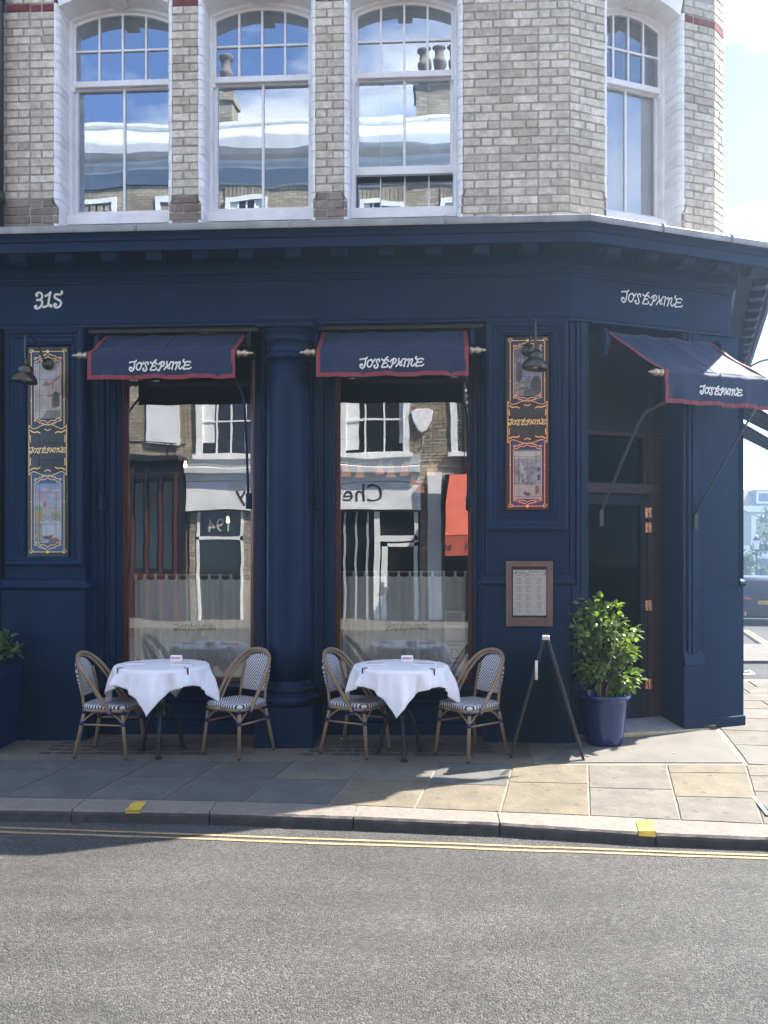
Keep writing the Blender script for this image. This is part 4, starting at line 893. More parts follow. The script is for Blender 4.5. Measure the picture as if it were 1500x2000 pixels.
# ------------------------------------------------------------------ wall lamps
def wall_lamp(loc, rz, label, swing):
    t = thing('wall_lamp', label, 'lamp', loc, rz, 'bronze swan-neck wall lamps')
    mb = MB(); mb.lathe([(.0,0),(.052,0),(.055,.008),(.05,.018),(.03,.03),(.016,.04),(.0,.041)], 20, M=Matrix.Rotation(rad(90), 4, 'X')); obj('wall_rose', mb, M_bronze, t)
    sx, syy, sz = swing
    pts = smooth([(0,-.02,0), (sx*.15,-.07,.03), (sx*.42,syy*.4,.13), (sx*.72,syy*.75,.20), (sx*.95,syy*.97,.185), (sx,syy,.10), (sx,syy,sz+.13)], 6)
    mb = MB(); mb.tube(pts, .0095, 10); obj('swan_neck', mb, M_bronze, t)
    mb = MB(); mb.lathe([(.013,.135),(.018,.13),(.02,.10),(.026,.085),(.045,.078),(.062,.06),(.066,.035),(.06,.02),(.067,.012),(.088,-.005),(.104,-.035),(.110,-.062),(.106,-.072),(.097,-.072),(.09,-.04),(.06,-.0),(.03,.02)], 28); obj('lamp_shade', mb, M_bronze, t, Matrix.Translation((sx,syy,sz)) @ Matrix.Rotation(rad(7), 4, 'Y'))
    mb = MB(); mb.lathe([(.001,-.065),(.02,-.06),(.028,-.04),(.024,-.015),(.012,.01)], 14); obj('bulb', mb, mat('opal_bulb_glass', (.7,.68,.62), .3), t, Matrix.Translation((sx,syy,sz)))
    return t
c = at(94,711,YF+.0); wall_lamp((c.x, YF-.0, c.z), 0, 'bronze swan-neck wall lamp over the left tiled panel, its arm swung to the left', (-.07,-.30,-.155))
c = at(1031,668,YF); wall_lamp((c.x-.0, YF, c.z-.075), 0, 'bronze swan-neck wall lamp hanging straight over the right tiled panel', (.035,-.27,-.15))
p = S0 + ST*.55; wall_lamp((p.x, p.y, 3.36), SA, 'swan-neck lamp on the side street wall beyond the corner awning, only its arm showing', (.0,-.42,-.15))

# ------------------------------------------------------------------ tiled picture panels
def paint_panel(kind):
    Wp, Hp = 150, 780; rs = np.random.RandomState(3 if kind == 'sea' else 9)
    img = np.zeros((Hp, Wp, 3), np.float32); yy, xx = np.mgrid[0:Hp, 0:Wp]; u = xx/Wp; v = yy/Hp      # v from the top
    img[:] = (.012,.013,.017)
    def fbm(s, o=4):
        a = np.zeros((Hp, Wp), np.float32); am = 1; tot = 0
        for k in range(o):
            n = max(2, int(s*2**k)); m_ = max(2, int(n*Wp/Hp)+2); g = rs.rand(n+2, m_+2).astype(np.float32)
            fy = v*n; fx = u*m_; iy = fy.astype(int); ix = fx.astype(int); ty = fy-iy; tx = fx-ix; ty = ty*ty*(3-2*ty); tx = tx*tx*(3-2*tx)
            a += am*((g[iy,ix]*(1-tx)+g[iy,ix+1]*tx)*(1-ty)+(g[iy+1,ix]*(1-tx)+g[iy+1,ix+1]*tx)*ty); tot += am; am *= .55
        return a/tot
    def inpoly(P):
        m_ = np.zeros((Hp, Wp), bool); n = len(P)
        for i in range(n):
            x1, y1 = P[i]; x2, y2 = P[(i+1) % n]
            if y1 == y2: continue
            m_ ^= ((y1 > v) != (y2 > v)) & (u < (x2-x1)*(v-y1)/(y2-y1)+x1)
        return m_
    def fill(m_, c, a=1.0): img[m_] = img[m_]*(1-a) + np.array(c, np.float32)*a
    def poly(P, c, a=1.0): fill(inpoly(P), c, a)
    def disc(cx, cy, rx, ry, c, a=1.0): fill(((u-cx)/rx)**2+((v-cy)/ry)**2 < 1, c, a)
    def line(P, w, c, a=1.0):
        for (x1,y1),(x2,y2) in zip(P, P[1:]):
            X_ = u*Wp; Y_ = v*Hp; ax_, ay_, bx_, by_ = x1*Wp, y1*Hp, x2*Wp, y2*Hp; d2 = (bx_-ax_)**2+(by_-ay_)**2+1e-6
            t = np.clip(((X_-ax_)*(bx_-ax_)+(Y_-ay_)*(by_-ay_))/d2, 0, 1); fill((X_-ax_-t*(bx_-ax_))**2+(Y_-ay_-t*(by_-ay_))**2 < (w/2)**2, c, a)
    blue = (.022,.06,.19); f1 = fbm(9); f2 = fbm(30); f3 = fbm(60, 3)
    secs = ((.022,.385),(.60,.978)) if kind == 'sea' else ((.02,.385),(.60,.98))
    for si, (a, b) in enumerate(secs):
        bl = (.009,.024,.085) if si == 0 else ((.010,.08,.21) if kind == 'sea' else (.02,.03,.12))
        fill((u > .11) & (u < .89) & (v > a) & (v < b), bl)
        m_ = (u > .185) & (u < .815) & (v > a+.05) & (v < b-.045)
        m_ |= (np.abs(u-.5) < .2) & (v > a+.036) & (v < b-.05) & (si == 0)
        base = (.56,.50,.42) if (kind == 'sea' and si == 0) else ((.50,.52,.54) if kind == 'sea' else (.36,.32,.29))
        sub = img.copy(); H = b-a
        def V(t): return a + H*t
        img[m_] = base
        clip = m_.copy(); keep = img.copy()
        if kind == 'sea' and si == 0:
            fill(v < V(.40), (.46,.47,.50), .6); fill((f1 > .52) & (v < V(.42)), (.30,.38,.50), .55)
            poly([(.5,V(.42)),(.83,V(.30)),(.83,V(.72)),(.5,V(.75))], (.60,.50,.38)); poly([(.36,V(.44)),(.46,V(.38)),(.56,V(.44)),(.56,V(.75)),(.36,V(.78))], (.55,.46,.36))
            poly([(.2,V(.50)),(.36,V(.46)),(.36,V(.78)),(.2,V(.8))], (.48,.42,.34)); poly([(.35,V(.445)),(.46,V(.37)),(.57,V(.445))], (.40,.17,.12)); poly([(.5,V(.43)),(.84,V(.285)),(.84,V(.32)),(.5,V(.46))], (.42,.20,.14))
            poly([(.5,V(.57)),(.82,V(.53)),(.82,V(.565)),(.5,V(.60))], (.38,.19,.13))
            disc(.69,V(.66),.10,.05,(.10,.085,.075)); poly([(.60,V(.66)),(.78,V(.66)),(.78,V(.73)),(.60,V(.73))], (.13,.105,.09)); line([(.62,V(.42)),(.62,V(.48))],4,(.14,.11,.1))
            poly([(.18,V(.78)),(.83,V(.72)),(.83,V(.95)),(.18,V(.97))], (.60,.52,.42)); disc(.60,V(.90),.24,.045,(.27,.27,.16)); disc(.72,V(.92),.2,.05,(.22,.23,.13))
            for k in range(14): line([(.48+.025*k,V(.755+.012*math.sin(k*2.1))),(.48+.025*k,V(.79))], 2.2, (.24,.13,.11), .8)
            for k in range(9): line([(.22+.06*k,V(.5+.03*math.sin(k))),(.23+.06*k,V(.74))], 1.2, (.30,.24,.18), .5)
        elif kind == 'sea':
            fill(v < V(.42), (.40,.50,.60)); fill((f1 > .47) & (v < V(.34)), (.20,.33,.50), .7); fill((f1+.25*f2 > .62) & (v > V(.22)) & (v < V(.48)), (.58,.36,.38), .65); fill((f2 > .55) & (v > V(.2)) & (v < V(.45)), (.62,.56,.56), .6)
            poly([(.17,V(.42)),(.30,V(.39)),(.42,V(.46)),(.6,V(.50)),(.83,V(.46)),(.83,V(.60)),(.17,V(.62))], (.33,.36,.22)); fill((f3 > .52) & (v > V(.44)) & (v < V(.60)), (.50,.47,.36), .7)
            poly([(.38,V(.42)),(.42,V(.37)),(.46,V(.42)),(.46,V(.52)),(.38,V(.52))], (.48,.40,.30)); poly([(.37,V(.425)),(.42,V(.36)),(.47,V(.425))], (.36,.14,.12)); poly([(.42,V(.5)),(.55,V(.46)),(.6,V(.6)),(.42,V(.61))], (.42,.42,.44))
            disc(.26,V(.55),.09,.022,(.55,.33,.06)); fill(v > V(.61), (.56,.56,.57)); fill((f1 > .5) & (v > V(.63)), (.40,.48,.58), .55); disc(.24,V(.76),.12,.07,(.42,.34,.20)); fill((f3 > .5) & (u < .36) & (v > V(.66)) & (v < V(.86)), (.30,.29,.17), .8)
            for k in range(26): x_ = R.uniform(.3,.8); y_ = V(R.uniform(.53,.64)); line([(x_,y_),(x_+.05,y_+.003)], 2, (.12,.12,.12), .7)
            poly([(.36,V(.80)),(.62,V(.79)),(.56,V(.84)),(.40,V(.84))], (.20,.03,.03)); line([(.48,V(.74)),(.48,V(.81))],1.6,(.15,.1,.08)); line([(.33,V(.82)),(.66,V(.78))],1.2,(.2,.1,.08))
            disc(.66,V(.91),.17,.035,(.34,.13,.10)); disc(.55,V(.93),.14,.02,(.36,.17,.13))
        elif si == 0:
            fill(v < V(.35), (.20,.19,.24)); fill((f2 > .5) & (v < V(.6)), (.33,.31,.33), .8); poly([(.18,V(.7)),(.83,V(.62)),(.83,V(.98)),(.18,V(.98))], (.44,.38,.32))
            for k in range(7): line([(.2+.1*k,V(.28)),(.2+.1*k,V(.6))], 4, (.46,.43,.42), .8); 
            for k in range(9): line([(.15+.1*k,V(.72)),(.02+.13*k,V(.97))], 1.4, (.25,.2,.17), .7)
            poly([(.30,V(.75)),(.52,V(.73)),(.52,V(.76)),(.30,V(.78))], (.25,.06,.05)); line([(.33,V(.77)),(.33,V(.85))],3,(.15,.05,.05)); line([(.49,V(.75)),(.49,V(.83))],3,(.15,.05,.05))
            disc(.70,V(.72),.13,.055,(.09,.09,.10)); disc(.54,V(.83),.14,.022,(.13,.12,.12)); disc(.30,V(.5),.08,.06,(.12,.12,.13)); fill((f3 > .56) & (v > V(.3)), (.12,.11,.12), .45)
        else:
            fill(v < V(.16), (.20,.20,.23)); poly([(.18,V(.16)),(.82,V(.16)),(.82,V(.27)),(.18,V(.27))], (.58,.52,.42)); poly([(.18,V(.27)),(.82,V(.27)),(.82,V(.66)),(.18,V(.66))], (.36,.35,.35))
            for k in range(7): line([(.2+.1*k,V(.28)),(.2+.1*k,V(.64))], 3, (.19,.19,.2), .8)
            poly([(.30,V(.30)),(.36,V(.30)),(.50,V(.62)),(.44,V(.64))], (.60,.57,.54)); line([(.22,V(.42)),(.36,V(.30))],3,(.14,.14,.15)); line([(.34,V(.33)),(.34,V(.64))],5,(.55,.53,.5)); line([(.2,V(.29)),(.8,V(.25))],2,(.15,.14,.14))
            poly([(.66,V(.38)),(.82,V(.28)),(.82,V(.78)),(.66,V(.70))], (.42,.42,.45)); poly([(.73,V(.52)),(.79,V(.50)),(.79,V(.60)),(.73,V(.60))], (.05,.05,.06)); poly([(.73,V(.42)),(.79,V(.40)),(.79,V(.46)),(.73,V(.46))], (.05,.05,.06))
            poly([(.18,V(.66)),(.82,V(.68)),(.82,V(.98)),(.18,V(.98))], (.52,.44,.35)); fill((f3 > .55) & (v > V(.40)) & (v < V(.68)), (.10,.10,.10), .55)
            for k in range(7): line([(.34+.06*k,V(.66)),(.14+.12*k,V(.92))], 1, (.32,.26,.2), .5)
            disc(.50,V(.81),.065,.011,(.10,.085,.07)); disc(.44,V(.795),.03,.010,(.10,.085,.07)); line([(.56,V(.81)),(.62,V(.835))],1.8,(.1,.085,.07)); line([(.46,V(.82)),(.46,V(.84))],2,(.1,.08,.07)); line([(.54,V(.82)),(.54,V(.84))],2,(.1,.08,.07)); disc(.72,V(.74),.05,.025,(.32,.10,.07))
        new = img.copy(); img[:] = sub; img[clip] = new[clip]*(.58+.34*f2[clip][:,None])
    fill((v > .385) & (v < .60) & (u > .05) & (u < .95), (.020,.021,.025)); fill((v > .385) & (v < .60) & (u > .05) & (u < .95) & (f1 > .55), (.03,.031,.036), .6)
    g_ = img.mean(axis=2, keepdims=True); w_ = np.clip(g_*4, 0, .15); img = img*(1-w_) + g_*w_*np.array((1.03,1.0,.95), np.float32)
    return img
def tile_material():
    m, n, o = newmat('painted_glazed_tile'); b = n.nodes.new('ShaderNodeBsdfPrincipled'); b.inputs['Roughness'].default_value = .22
    a = n.nodes.new('ShaderNodeAttribute'); a.attribute_name = 'glaze'; n.links.new(a.outputs['Color'], b.inputs['Base Color']); n.links.new(b.outputs[0], o.inputs[0])
    nz_ = n.nodes.new('ShaderNodeTexNoise'); nz_.inputs['Scale'].default_value = 18; bp = n.nodes.new('ShaderNodeBump'); bp.inputs['Strength'].default_value = .3; bp.inputs['Distance'].default_value = .002
    n.links.new(nz_.outputs[0], bp.inputs['Height']); n.links.new(bp.outputs[0], b.inputs['Normal']); return m
M_tile = tile_material()
M_tgrout = mat('dark_tile_grout', (.05,.05,.055), .9)
def tiled_panel(kind, x0, x1, z0, z1, y, label):
    t = thing('tiled_panel', label, 'tile panel', (x0, y, z0), 0, 'painted tile panels on the pilasters')
    Wd, Hd = x1-x0, z1-z0; img = paint_panel(kind); Hp, Wp = img.shape[:2]
    mb = MB(); mb.box(0, Wd, -.002, .01, 0, Hd); obj('grout_bed', mb, M_tgrout, t)
    colx = [0, Wd*.30, Wd*.30+Wd*.40, Wd]; nr = 13; g = .0014; N_ = 17
    for r in range(nr):
        for c_ in range(3):
            a, b_ = colx[c_]+g, colx[c_+1]-g; c0, c1 = Hd*r/nr+g, Hd*(r+1)/nr-g; mb = MB(); ty, tx_ = R.uniform(-.0008,.0008), R.uniform(-.0008,.0008)
            nz__ = 17; P = []; cols = []
            for j in range(nz__):
                for i in range(N_):
                    x = a+(b_-a)*i/(N_-1); z = c0+(c1-c0)*j/(nz__-1); P.append((x, -.008 + tx_*(i/N_-.5) + ty*(j/nz__-.5), z))
                    px_ = min(Wp-1, int(x/Wd*Wp)); py_ = min(Hp-1, int((1-z/Hd)*Hp)); cols.append((*img[max(0,py_-1):py_+2, max(0,px_-1):px_+2].mean(axis=(0,1)), 1))
            mb.add(P, [(j*N_+i, j*N_+i+1, (j+1)*N_+i+1, (j+1)*N_+i) for j in range(nz__-1) for i in range(N_-1)])
            ed = [0, N_-1, nz__*N_-1, (nz__-1)*N_]; o_ = len(mb.v)
            mb.add([(P[k][0], -.001, P[k][2]) for k in ed] + [P[k] for k in ed], [(0,1,5,4),(1,2,6,5),(2,3,7,6),(3,0,4,7)])
            cols += [(.03,.03,.035,1)]*8
            me = mb.mesh('tile', M_tile, recalc=False); at_ = me.color_attributes.new('glaze', 'FLOAT_COLOR', 'POINT'); at_.data.foreach_set('color', [q for c__ in cols for q in c__])
            link('tile', me, t)
    G = MB(); yo = -.0105; sx = Wd; sz = Hd; lw = .0062
    def st(pts, w=1.0, ends=False): ribbon(G, [(p[0]*sx, (1-p[1])*sz) for p in pts], lw*w, yo-.0002*(len(G.f) % 3), ends=ends)
    def vol(x, v, r=.030): ribbon(G, [((x*sx + r*math.cos(a*.9)*sx*(1-a/9)), ((1-v)*sz + r*math.sin(a*.9)*sx*(1-a/9))) for a in range(8)], lw*.9, yo-.0006)
    for a, b_ in ((.022,.385),(.60,.978)):
        top = a < .3
        for s in (0, 1):
            f = (lambda x: x) if s == 0 else (lambda x: 1-x)
            st([(f(.10),a+.01),(f(.10),b_-.01)]); st([(f(.175),a+.055),(f(.175),b_-.055)], .8)
            if top: vol(f(.10), a, .06); 
            else: vol(f(.10), b_, .06)
            for vv_, sg in ((a, 1), (b_, -1)):
                st([(f(.175),vv_+sg*.055),(f(.20),vv_+sg*.045),(f(.26),vv_+sg*.046),(f(.32),vv_+sg*.034),(f(.42),vv_+sg*.033),(f(.5),vv_+sg*.022)], 1.0)
                for k in range(4): st([(f(.24+.055*k),vv_+sg*(.030-.004*k)),(f(.30+.055*k),vv_+sg*(.026-.004*k)),(f(.31+.055*k),vv_+sg*(.017-.003*k))], .9)
                vol(f(.2), vv_+sg*.034, .04)
            G.add([(f(.10)*sx+dx, yo-.001, (1-(a+b_)/2-.05*(1 if top else -1))*sz+dz) for dx, dz in ((-.008,0),(0,-.014),(.008,0),(0,.014))], [(0,1,2,3)])
        st([(.10,a if top else b_),(.9,a if top else b_)])
        vv_ = a if top else b_
        G.add([(.5*sx+dx, yo-.001, (1-vv_)*sz+dz) for dx, dz in ((-.02,0),(0,-.016),(.02,0),(0,.016))], [(0,1,2,3)])
    for s in (0, 1):
        f = (lambda x: x) if s == 0 else (lambda x: 1-x)
        st([(f(.045),.372),(f(.045),.612)])
        for vv_, sg in ((.385, 1), (.60, -1)):
            st([(f(.045),vv_-sg*.012),(f(.13),vv_+sg*.004),(f(.22),vv_+sg*.002),(f(.31),vv_-sg*.006),(f(.40),vv_-sg*.014),(f(.5),vv_-sg*.016)])
            st([(f(.07),vv_+sg*.012),(f(.16),vv_+sg*.022),(f(.26),vv_+sg*.020),(f(.32),vv_+sg*.028)], 1.6)
            st([(f(.08),vv_+sg*.035),(f(.075),vv_+sg*.05),(f(.085),vv_+sg*.07)], 1.2)
            st([(f(.5),vv_+sg*.014),(f(.42),vv_+sg*.006)], 1.2)
    obj('gilding', G, M_gold, t, recalc=False)
    obj('lettering', write(JO, JBOX, .5*sx, (1-.492)*sz, sx*.90, .0075, yo-.001), mat('gold_leaf_lettering', (.78,.55,.24), .35, metal=.55, var=.15), t, recalc=False)
    return t
tiled_panel('sea', X(54,YF+.02), X(134,YF+.02), Z(92,1087,YF+.02), Z(92,678,YF+.02), YF+.022, 'tiled panel of a seaside tower and red boat under gilt scrolls, left of the windows')
tiled_panel('yard', X(988,YF+.02), X(1072,YF+.02), Z(1030,996,YF+.02), Z(1030,658,YF+.02), YF+.022, 'tiled panel of a workshop and a small dog in a yard, right of the windows')

# ------------------------------------------------------------------ menu case
mc_ = thing('menu_case', 'bronze framed menu case with a printed menu on the right pilaster', 'menu case')
x0, x1, z0, z1 = X(988,YF-.05), X(1079,YF-.05), Z(1034,1223,YF-.05), Z(1034,1096,YF-.05); yb = YF-.072
mb = MB(); zi0 = Z(1034,1207,YF-.05); mb.rects([(x0,x1,z0,z1,YF-.036),(x0,x1,z0,z1,yb),(x0+.004,x1-.004,z0+.004,z1-.004,yb-.003),(x0+.046,x1-.046,zi0,z1-.046,yb-.003),(x0+.052,x1-.052,zi0+.006,z1-.052,yb+.008),(x0+.052,x1-.052,zi0+.006,z1-.052,yb+.02)]); obj('frame', mb, M_bronzef, mc_)
mb = MB(); mb.box(x0+.04,x1-.04,yb+.02,yb+.03,zi0-.01,z1-.04); obj('backboard', mb, M_black, mc_)
mx0, mx1, mz0, mz1 = X(1002,yb+.016), X(1067,yb+.016), Z(1034,1202,yb+.016), Z(1034,1113,yb+.016)
mb = MB(); mb.box(mx0,mx1,yb+.014,yb+.018,mz0,mz1); pap = obj('menu_sheet', mb, mat('cream_menu_paper', (.62,.61,.55), .8, var=.04), mc_)
ink = MB(); wv = mx1-mx0; hv = mz1-mz0
for c_, (a, b_) in enumerate(((.10,.30),(.38,.55),(.72,.88))):
    for r in range(26):
        if r % 6 == 5: continue
        l = R.uniform(.6,1.0)*(b_-a); zz = mz1 - hv*(.19+.029*r)
        if zz < mz0+.02: continue
        xs = mx0+wv*a; xe = xs+wv*l
        while xs < xe: q = min(xe, xs+R.uniform(.006,.018)); ink.add([(xs,yb+.0135,zz),(q,yb+.0135,zz),(q,yb+.0135,zz+.0035),(xs,yb+.0135,zz+.0035)], [(0,1,2,3)]); xs = q+.003
obj('menu_print', ink, mat('grey_menu_ink', (.20,.20,.18), .9), mc_, recalc=False)
ink = MB()
for k in range(85):
    xx = mx0+wv*R.uniform(.02,.96); zz = mz1-hv*R.uniform(.01,.135); r_ = R.uniform(.003,.008); ribbon(ink, [(xx,zz),(xx+r_,zz+r_*R.uniform(-1,1)),(xx+2*r_,zz+r_*R.uniform(-1,1))], .0026, yb+.0132, ends=False, k=3)
obj('menu_vignette', ink, mat('maroon_print', (.22,.05,.05), .9), mc_, recalc=False)
obj('engraved_name', write(JO, JBOX, (x0+x1)/2, (z0+zi0)/2+.004, (x1-x0)*.86, .0045, yb-.0036), mat('dark_engraving', (.05,.035,.028), .6), mc_, recalc=False)
mb = MB(); mb.add([(x0+.05,yb+.005,zi0),(x1-.05,yb+.005,zi0),(x1-.05,yb+.005,z1-.05),(x0+.05,yb+.005,z1-.05)], [(0,1,2,3)]); obj('glass_front', mb, glass('menu_glass', .03, (.98,.98,.98), ior=1.2), mc_, recalc=False)

# ------------------------------------------------------------------ bistro furniture
def weave_mat(name, seat):
    m, n, o = newmat(name); N = n.nodes.new; Lk = n.links.new
    b = N('ShaderNodeBsdfPrincipled'); b.inputs['Roughness'].default_value = .55; Lk(b.outputs[0], o.inputs[0])
    tc = N('ShaderNodeTexCoord'); sp = N('ShaderNodeSeparateXYZ'); Lk(tc.outputs['Object'], sp.inputs[0])
    ab = N('ShaderNodeMath'); ab.operation = 'ABSOLUTE'; Lk(sp.outputs[1], ab.inputs[0])
    m1 = N('ShaderNodeMath'); m1.operation = 'MULTIPLY_ADD'; m1.inputs[1].default_value = 1.25; Lk(ab.outputs[0], m1.inputs[0]); Lk(sp.outputs[0 if seat else 2], m1.inputs[2])
    m2 = N('ShaderNodeMath'); m2.operation = 'MULTIPLY'; m2.inputs[1].default_value = 31; Lk(m1.outputs[0], m2.inputs[0])
    fr = N('ShaderNodeMath'); fr.operation = 'FRACT'; Lk(m2.outputs[0], fr.inputs[0])
    rp = N('ShaderNodeValToRGB'); rp.color_ramp.interpolation = 'LINEAR'; E = rp.color_ramp.elements; E[0].position = .40; E[0].color = (.74,.74,.75,1); E[1].position = .52; E[1].color = (.018,.02,.045,1)
    e = E.new(.9); e.color = (.018,.02,.045,1); e = E.new(1.0); e.color = (.74,.74,.75,1)
    Lk(fr.outputs[0], rp.inputs[0]); Lk(rp.outputs[0], b.inputs['Base Color'])
    nz_ = N('ShaderNodeTexChecker'); nz_.inputs['Scale'].default_value = 260; Lk(tc.outputs['Object'], nz_.inputs[0])
    bp = N('ShaderNodeBump'); bp.inputs['Strength'].default_value = .35; bp.inputs['Distance'].default_value = .002; Lk(nz_.outputs[1], bp.inputs['Height']); Lk(bp.outputs[0], b.inputs['Normal']); return m
M_wback = weave_mat('woven_back', False); M_wseat = weave_mat('woven_seat', True)
GRP = 'bistro chairs at the pavement tables'
def make_chair(label):
    t = thing('bistro_chair', label, 'chair', group=GRP)      # faces +x
    # seat: rounded trapezoid cushion of weave
    out_ = []
    n = 40
    for k in range(n):
        a = 2*math.pi*k/n; c_, s_ = math.cos(a), math.sin(a); ex = .42
        x = .215*math.copysign(abs(c_)**ex, c_); y = (.205 + .018*(x/.21))*math.copysign(abs(s_)**ex, s_); out_.append((x, y))
    mb = MB(); rg = []
    for f, z in ((.95,.428),(1.0,.434),(1.005,.452),(.985,.466),(.93,.472),(.6,.468),(.05,.464)): rg.append([(x*f, y*f, z) for x, y in out_])
    mb.loft(rg, True, True, 0, True); obj('seat', mb, M_wseat, t)
    mb = MB(); mb.tube([(x*.985, y*.985, .418) for x, y in out_+out_[:1]], .014, 8); obj('seat_frame', mb, M_cane, t)
    hoop = [(.085,-.222,.395),(.04,-.222,.46),(-.055,-.222,.60),(-.150,-.212,.735),(-.228,-.175,.83),(-.272,-.10,.885),(-.286,0,.902)]
    hoop = hoop + [(x, -y, z) for x, y, z in hoop[:-1][::-1]]
    mb = MB(); mb.tube(smooth(hoop, 7), .0165, 12); obj('back_hoop', mb, M_cane, t)
    hp2 = [(.055,-.196,.405),(.005,-.196,.47),(-.085,-.196,.60),(-.172,-.188,.72),(-.240,-.155,.81),(-.280,-.09,.862),(-.292,0,.878)]
    hp2 = hp2 + [(x, -y, z) for x, y, z in hp2[:-1][::-1]]
    mb = MB(); mb.tube(smooth(hp2, 7), .012, 10); obj('inner_hoop', mb, M_cane, t)
    # woven back panel between the rear posts, wrapped over its rim
    def bp_(y, z):      # lean of the panel
        return -.205 - .085*((z-.52)/.36) + .02*(1-(y/.16)**2)*-1
    rim = [(-.150,.535),(-.158,.62),(-.160,.70),(-.150,.765),(-.118,.82),(-.065,.852),(0,.862)]
    rim = rim + [(-y, z) for y, z in rim[:-1][::-1]]
    rim = [(p.x, p.y) for p in smooth(rim, 4)]; rim += [(.1,.53),(.05,.528),(0,.527),(-.05,.528),(-.1,.53)]
    cz_ = .69; mb = MB(); rg = []
    for f, d in ((.05,-.008),(.5,-.008),(.92,-.010),(.99,-.006),(1.0,.0),(.99,.006),(.92,.010),(.5,.008),(.05,.008)): rg.append([(bp_(y*f, cz_+(z-cz_)*f) + d, y*f, cz_+(z-cz_)*f) for y, z in rim])
    mb.loft(rg, True, True, 0, True); obj('backrest', mb, M_wback, t)
    for s in (-1, 1):
        post = [(-.19,.155*s,.43),(-.205,.150*s,.54),(-.225,.150*s,.66),(-.25,.14*s,.77)]
        mb = MB(); mb.tube(smooth(post,4), .0125, 10); obj('back_post', mb, M_cane, t)
    legs = {}
    for nm_, x, y, xb, yb_ in (('f',.175,-.185,.215,-.215),('f',.175,.185,.215,.215),('r',-.175,-.165,-.255,-.205),('r',-.175,.165,-.255,.205)):
        mb = MB(); mb.tube([(x,y,.43),(x+(xb-x)*.3,y+(yb_-y)*.3,.30),(xb,yb_,.012)], [.0165,.0165,.0145], 12); o = obj('leg', mb, M_cane, t)
        mb = MB(); mb.tube([(xb-(x-xb)*.0,yb_,.016),(xb,yb_,.0)], .0155, 12); obj('foot_cap', mb, M_black, o)
        legs[(x > 0, y > 0)] = (x, y, xb, yb_)
        q = .33; lx, ly = x+(xb-x)*.30, y+(yb_-y)*.30
        for zc in (.405,.305):
            f = (.43-zc)/.42; px_, py_ = x+(xb-x)*f, y+(yb_-y)*f; mb = MB(); mb.tube([(px_,py_,zc-.018),(px_+.001,py_,zc+.018)], .0198, 12); obj('binding', mb, M_bind, t)
    def lp(k, z):
        x, y, xb, yb_ = legs[k]; f = (.43-z)/.42; return Vector((x+(xb-x)*f, y+(yb_-y)*f, z))
    ks = [(True,False),(True,True),(False,True),(False,False)]
    for i in range(4):
        a, b_ = ks[i], ks[(i+1) % 4]; A, B = lp(a,.305), lp(b_,.305); m_ = (A+B)/2
        up = m_.copy(); up.z = .405
        mb = MB(); mb.tube(smooth([A, A.lerp(m_,.3)+Vector((0,0,.055)), A.lerp(m_,.62)+Vector((0,0,.093)), up], 5), .0085, 8); obj('brace', mb, M_cane, t)
        mb = MB(); mb.tube(smooth([B, B.lerp(m_,.3)+Vector((0,0,.055)), B.lerp(m_,.62)+Vector((0,0,.093)), up], 5), .0085, 8); obj('brace', mb, M_cane, t)
    for a, b_ in (((True,False),(False,False)), ((True,True),(False,True))):
        mb = MB(); mb.tube([lp(a,.292), lp(b_,.292)], .009, 8); obj('stretcher', mb, M_cane, t)
    for s in (-1, 1):
        mb = MB(); mb.tube([(.066,s*.211,.425),(.084,s*.213,.392)], .026, 12); o = obj('binding', mb, M_bind, t)
    return t
def at_z(px, py, z):
    d = ray(px, py); t_ = (z-CAMZ)/d.z; return CAM + d*t_
chairs = [(219,1366,'bistro chair with black and white weave, at the left of the left table',-3),
          (464,1366,'bistro chair with chevron weave between the left table and the column, turned to the street',240),
          (697,1367,'bistro chair seen nearly side on between the column and the right table',-24),
          (918,1372,'bistro chair with chevron weave between the right table and the folding sign',220)]
ch0 = None
for px, py, lb, a in chairs:
    p = at_z(px, py, .412); loc = (p.x, p.y, gz(p.x, p.y)+.003)
    if ch0 is None: ch0 = make_chair(lb); ch0.location = loc; ch0.rotation_euler = (0,0,rad(a)); ch0.scale = (.945,)*3
    else: copy_tree(ch0, loc, rad(a), lb)
def cafe_table(p, label):
    t = thing('cafe_table', label, 'table', (p.x, p.y, gz(p.x,p.y)+.002), rad(20), 'round cafe tables')
    mb = MB(); mb.lathe([(.0,.722),(.37,.722),(.376,.728),(.376,.74),(.37,.746),(.0,.746)], 40); obj('tabletop', mb, M_iron, t)
    mb = MB(); mb.lathe([(.0,.30),(.045,.30),(.055,.33),(.04,.37),(.03,.42),(.036,.50),(.03,.60),(.045,.68),(.11,.715),(.11,.721),(.0,.721)], 20); obj('pedestal', mb, M_iron, t)
    for k in range(3):
        a = rad(k*120-100); c_, s_ = math.cos(a), math.sin(a)
        pts = smooth([(.02,.40),(.075,.36),(.13,.27),(.17,.16),(.185,.06),(.205,.018)], 5)
        mb = MB(); mb.tube([(q.x*c_, q.x*s_, q.y) for q in pts], [.020-.007*i/(len(pts)-1) for i in range(len(pts))], 10); mb.lathe([(.0,0),(.03,0),(.028,.012),(.012,.02),(.0,.02)], 12, (.205*c_,.205*s_,0)); obj('leg', mb, M_iron, t)
    return t
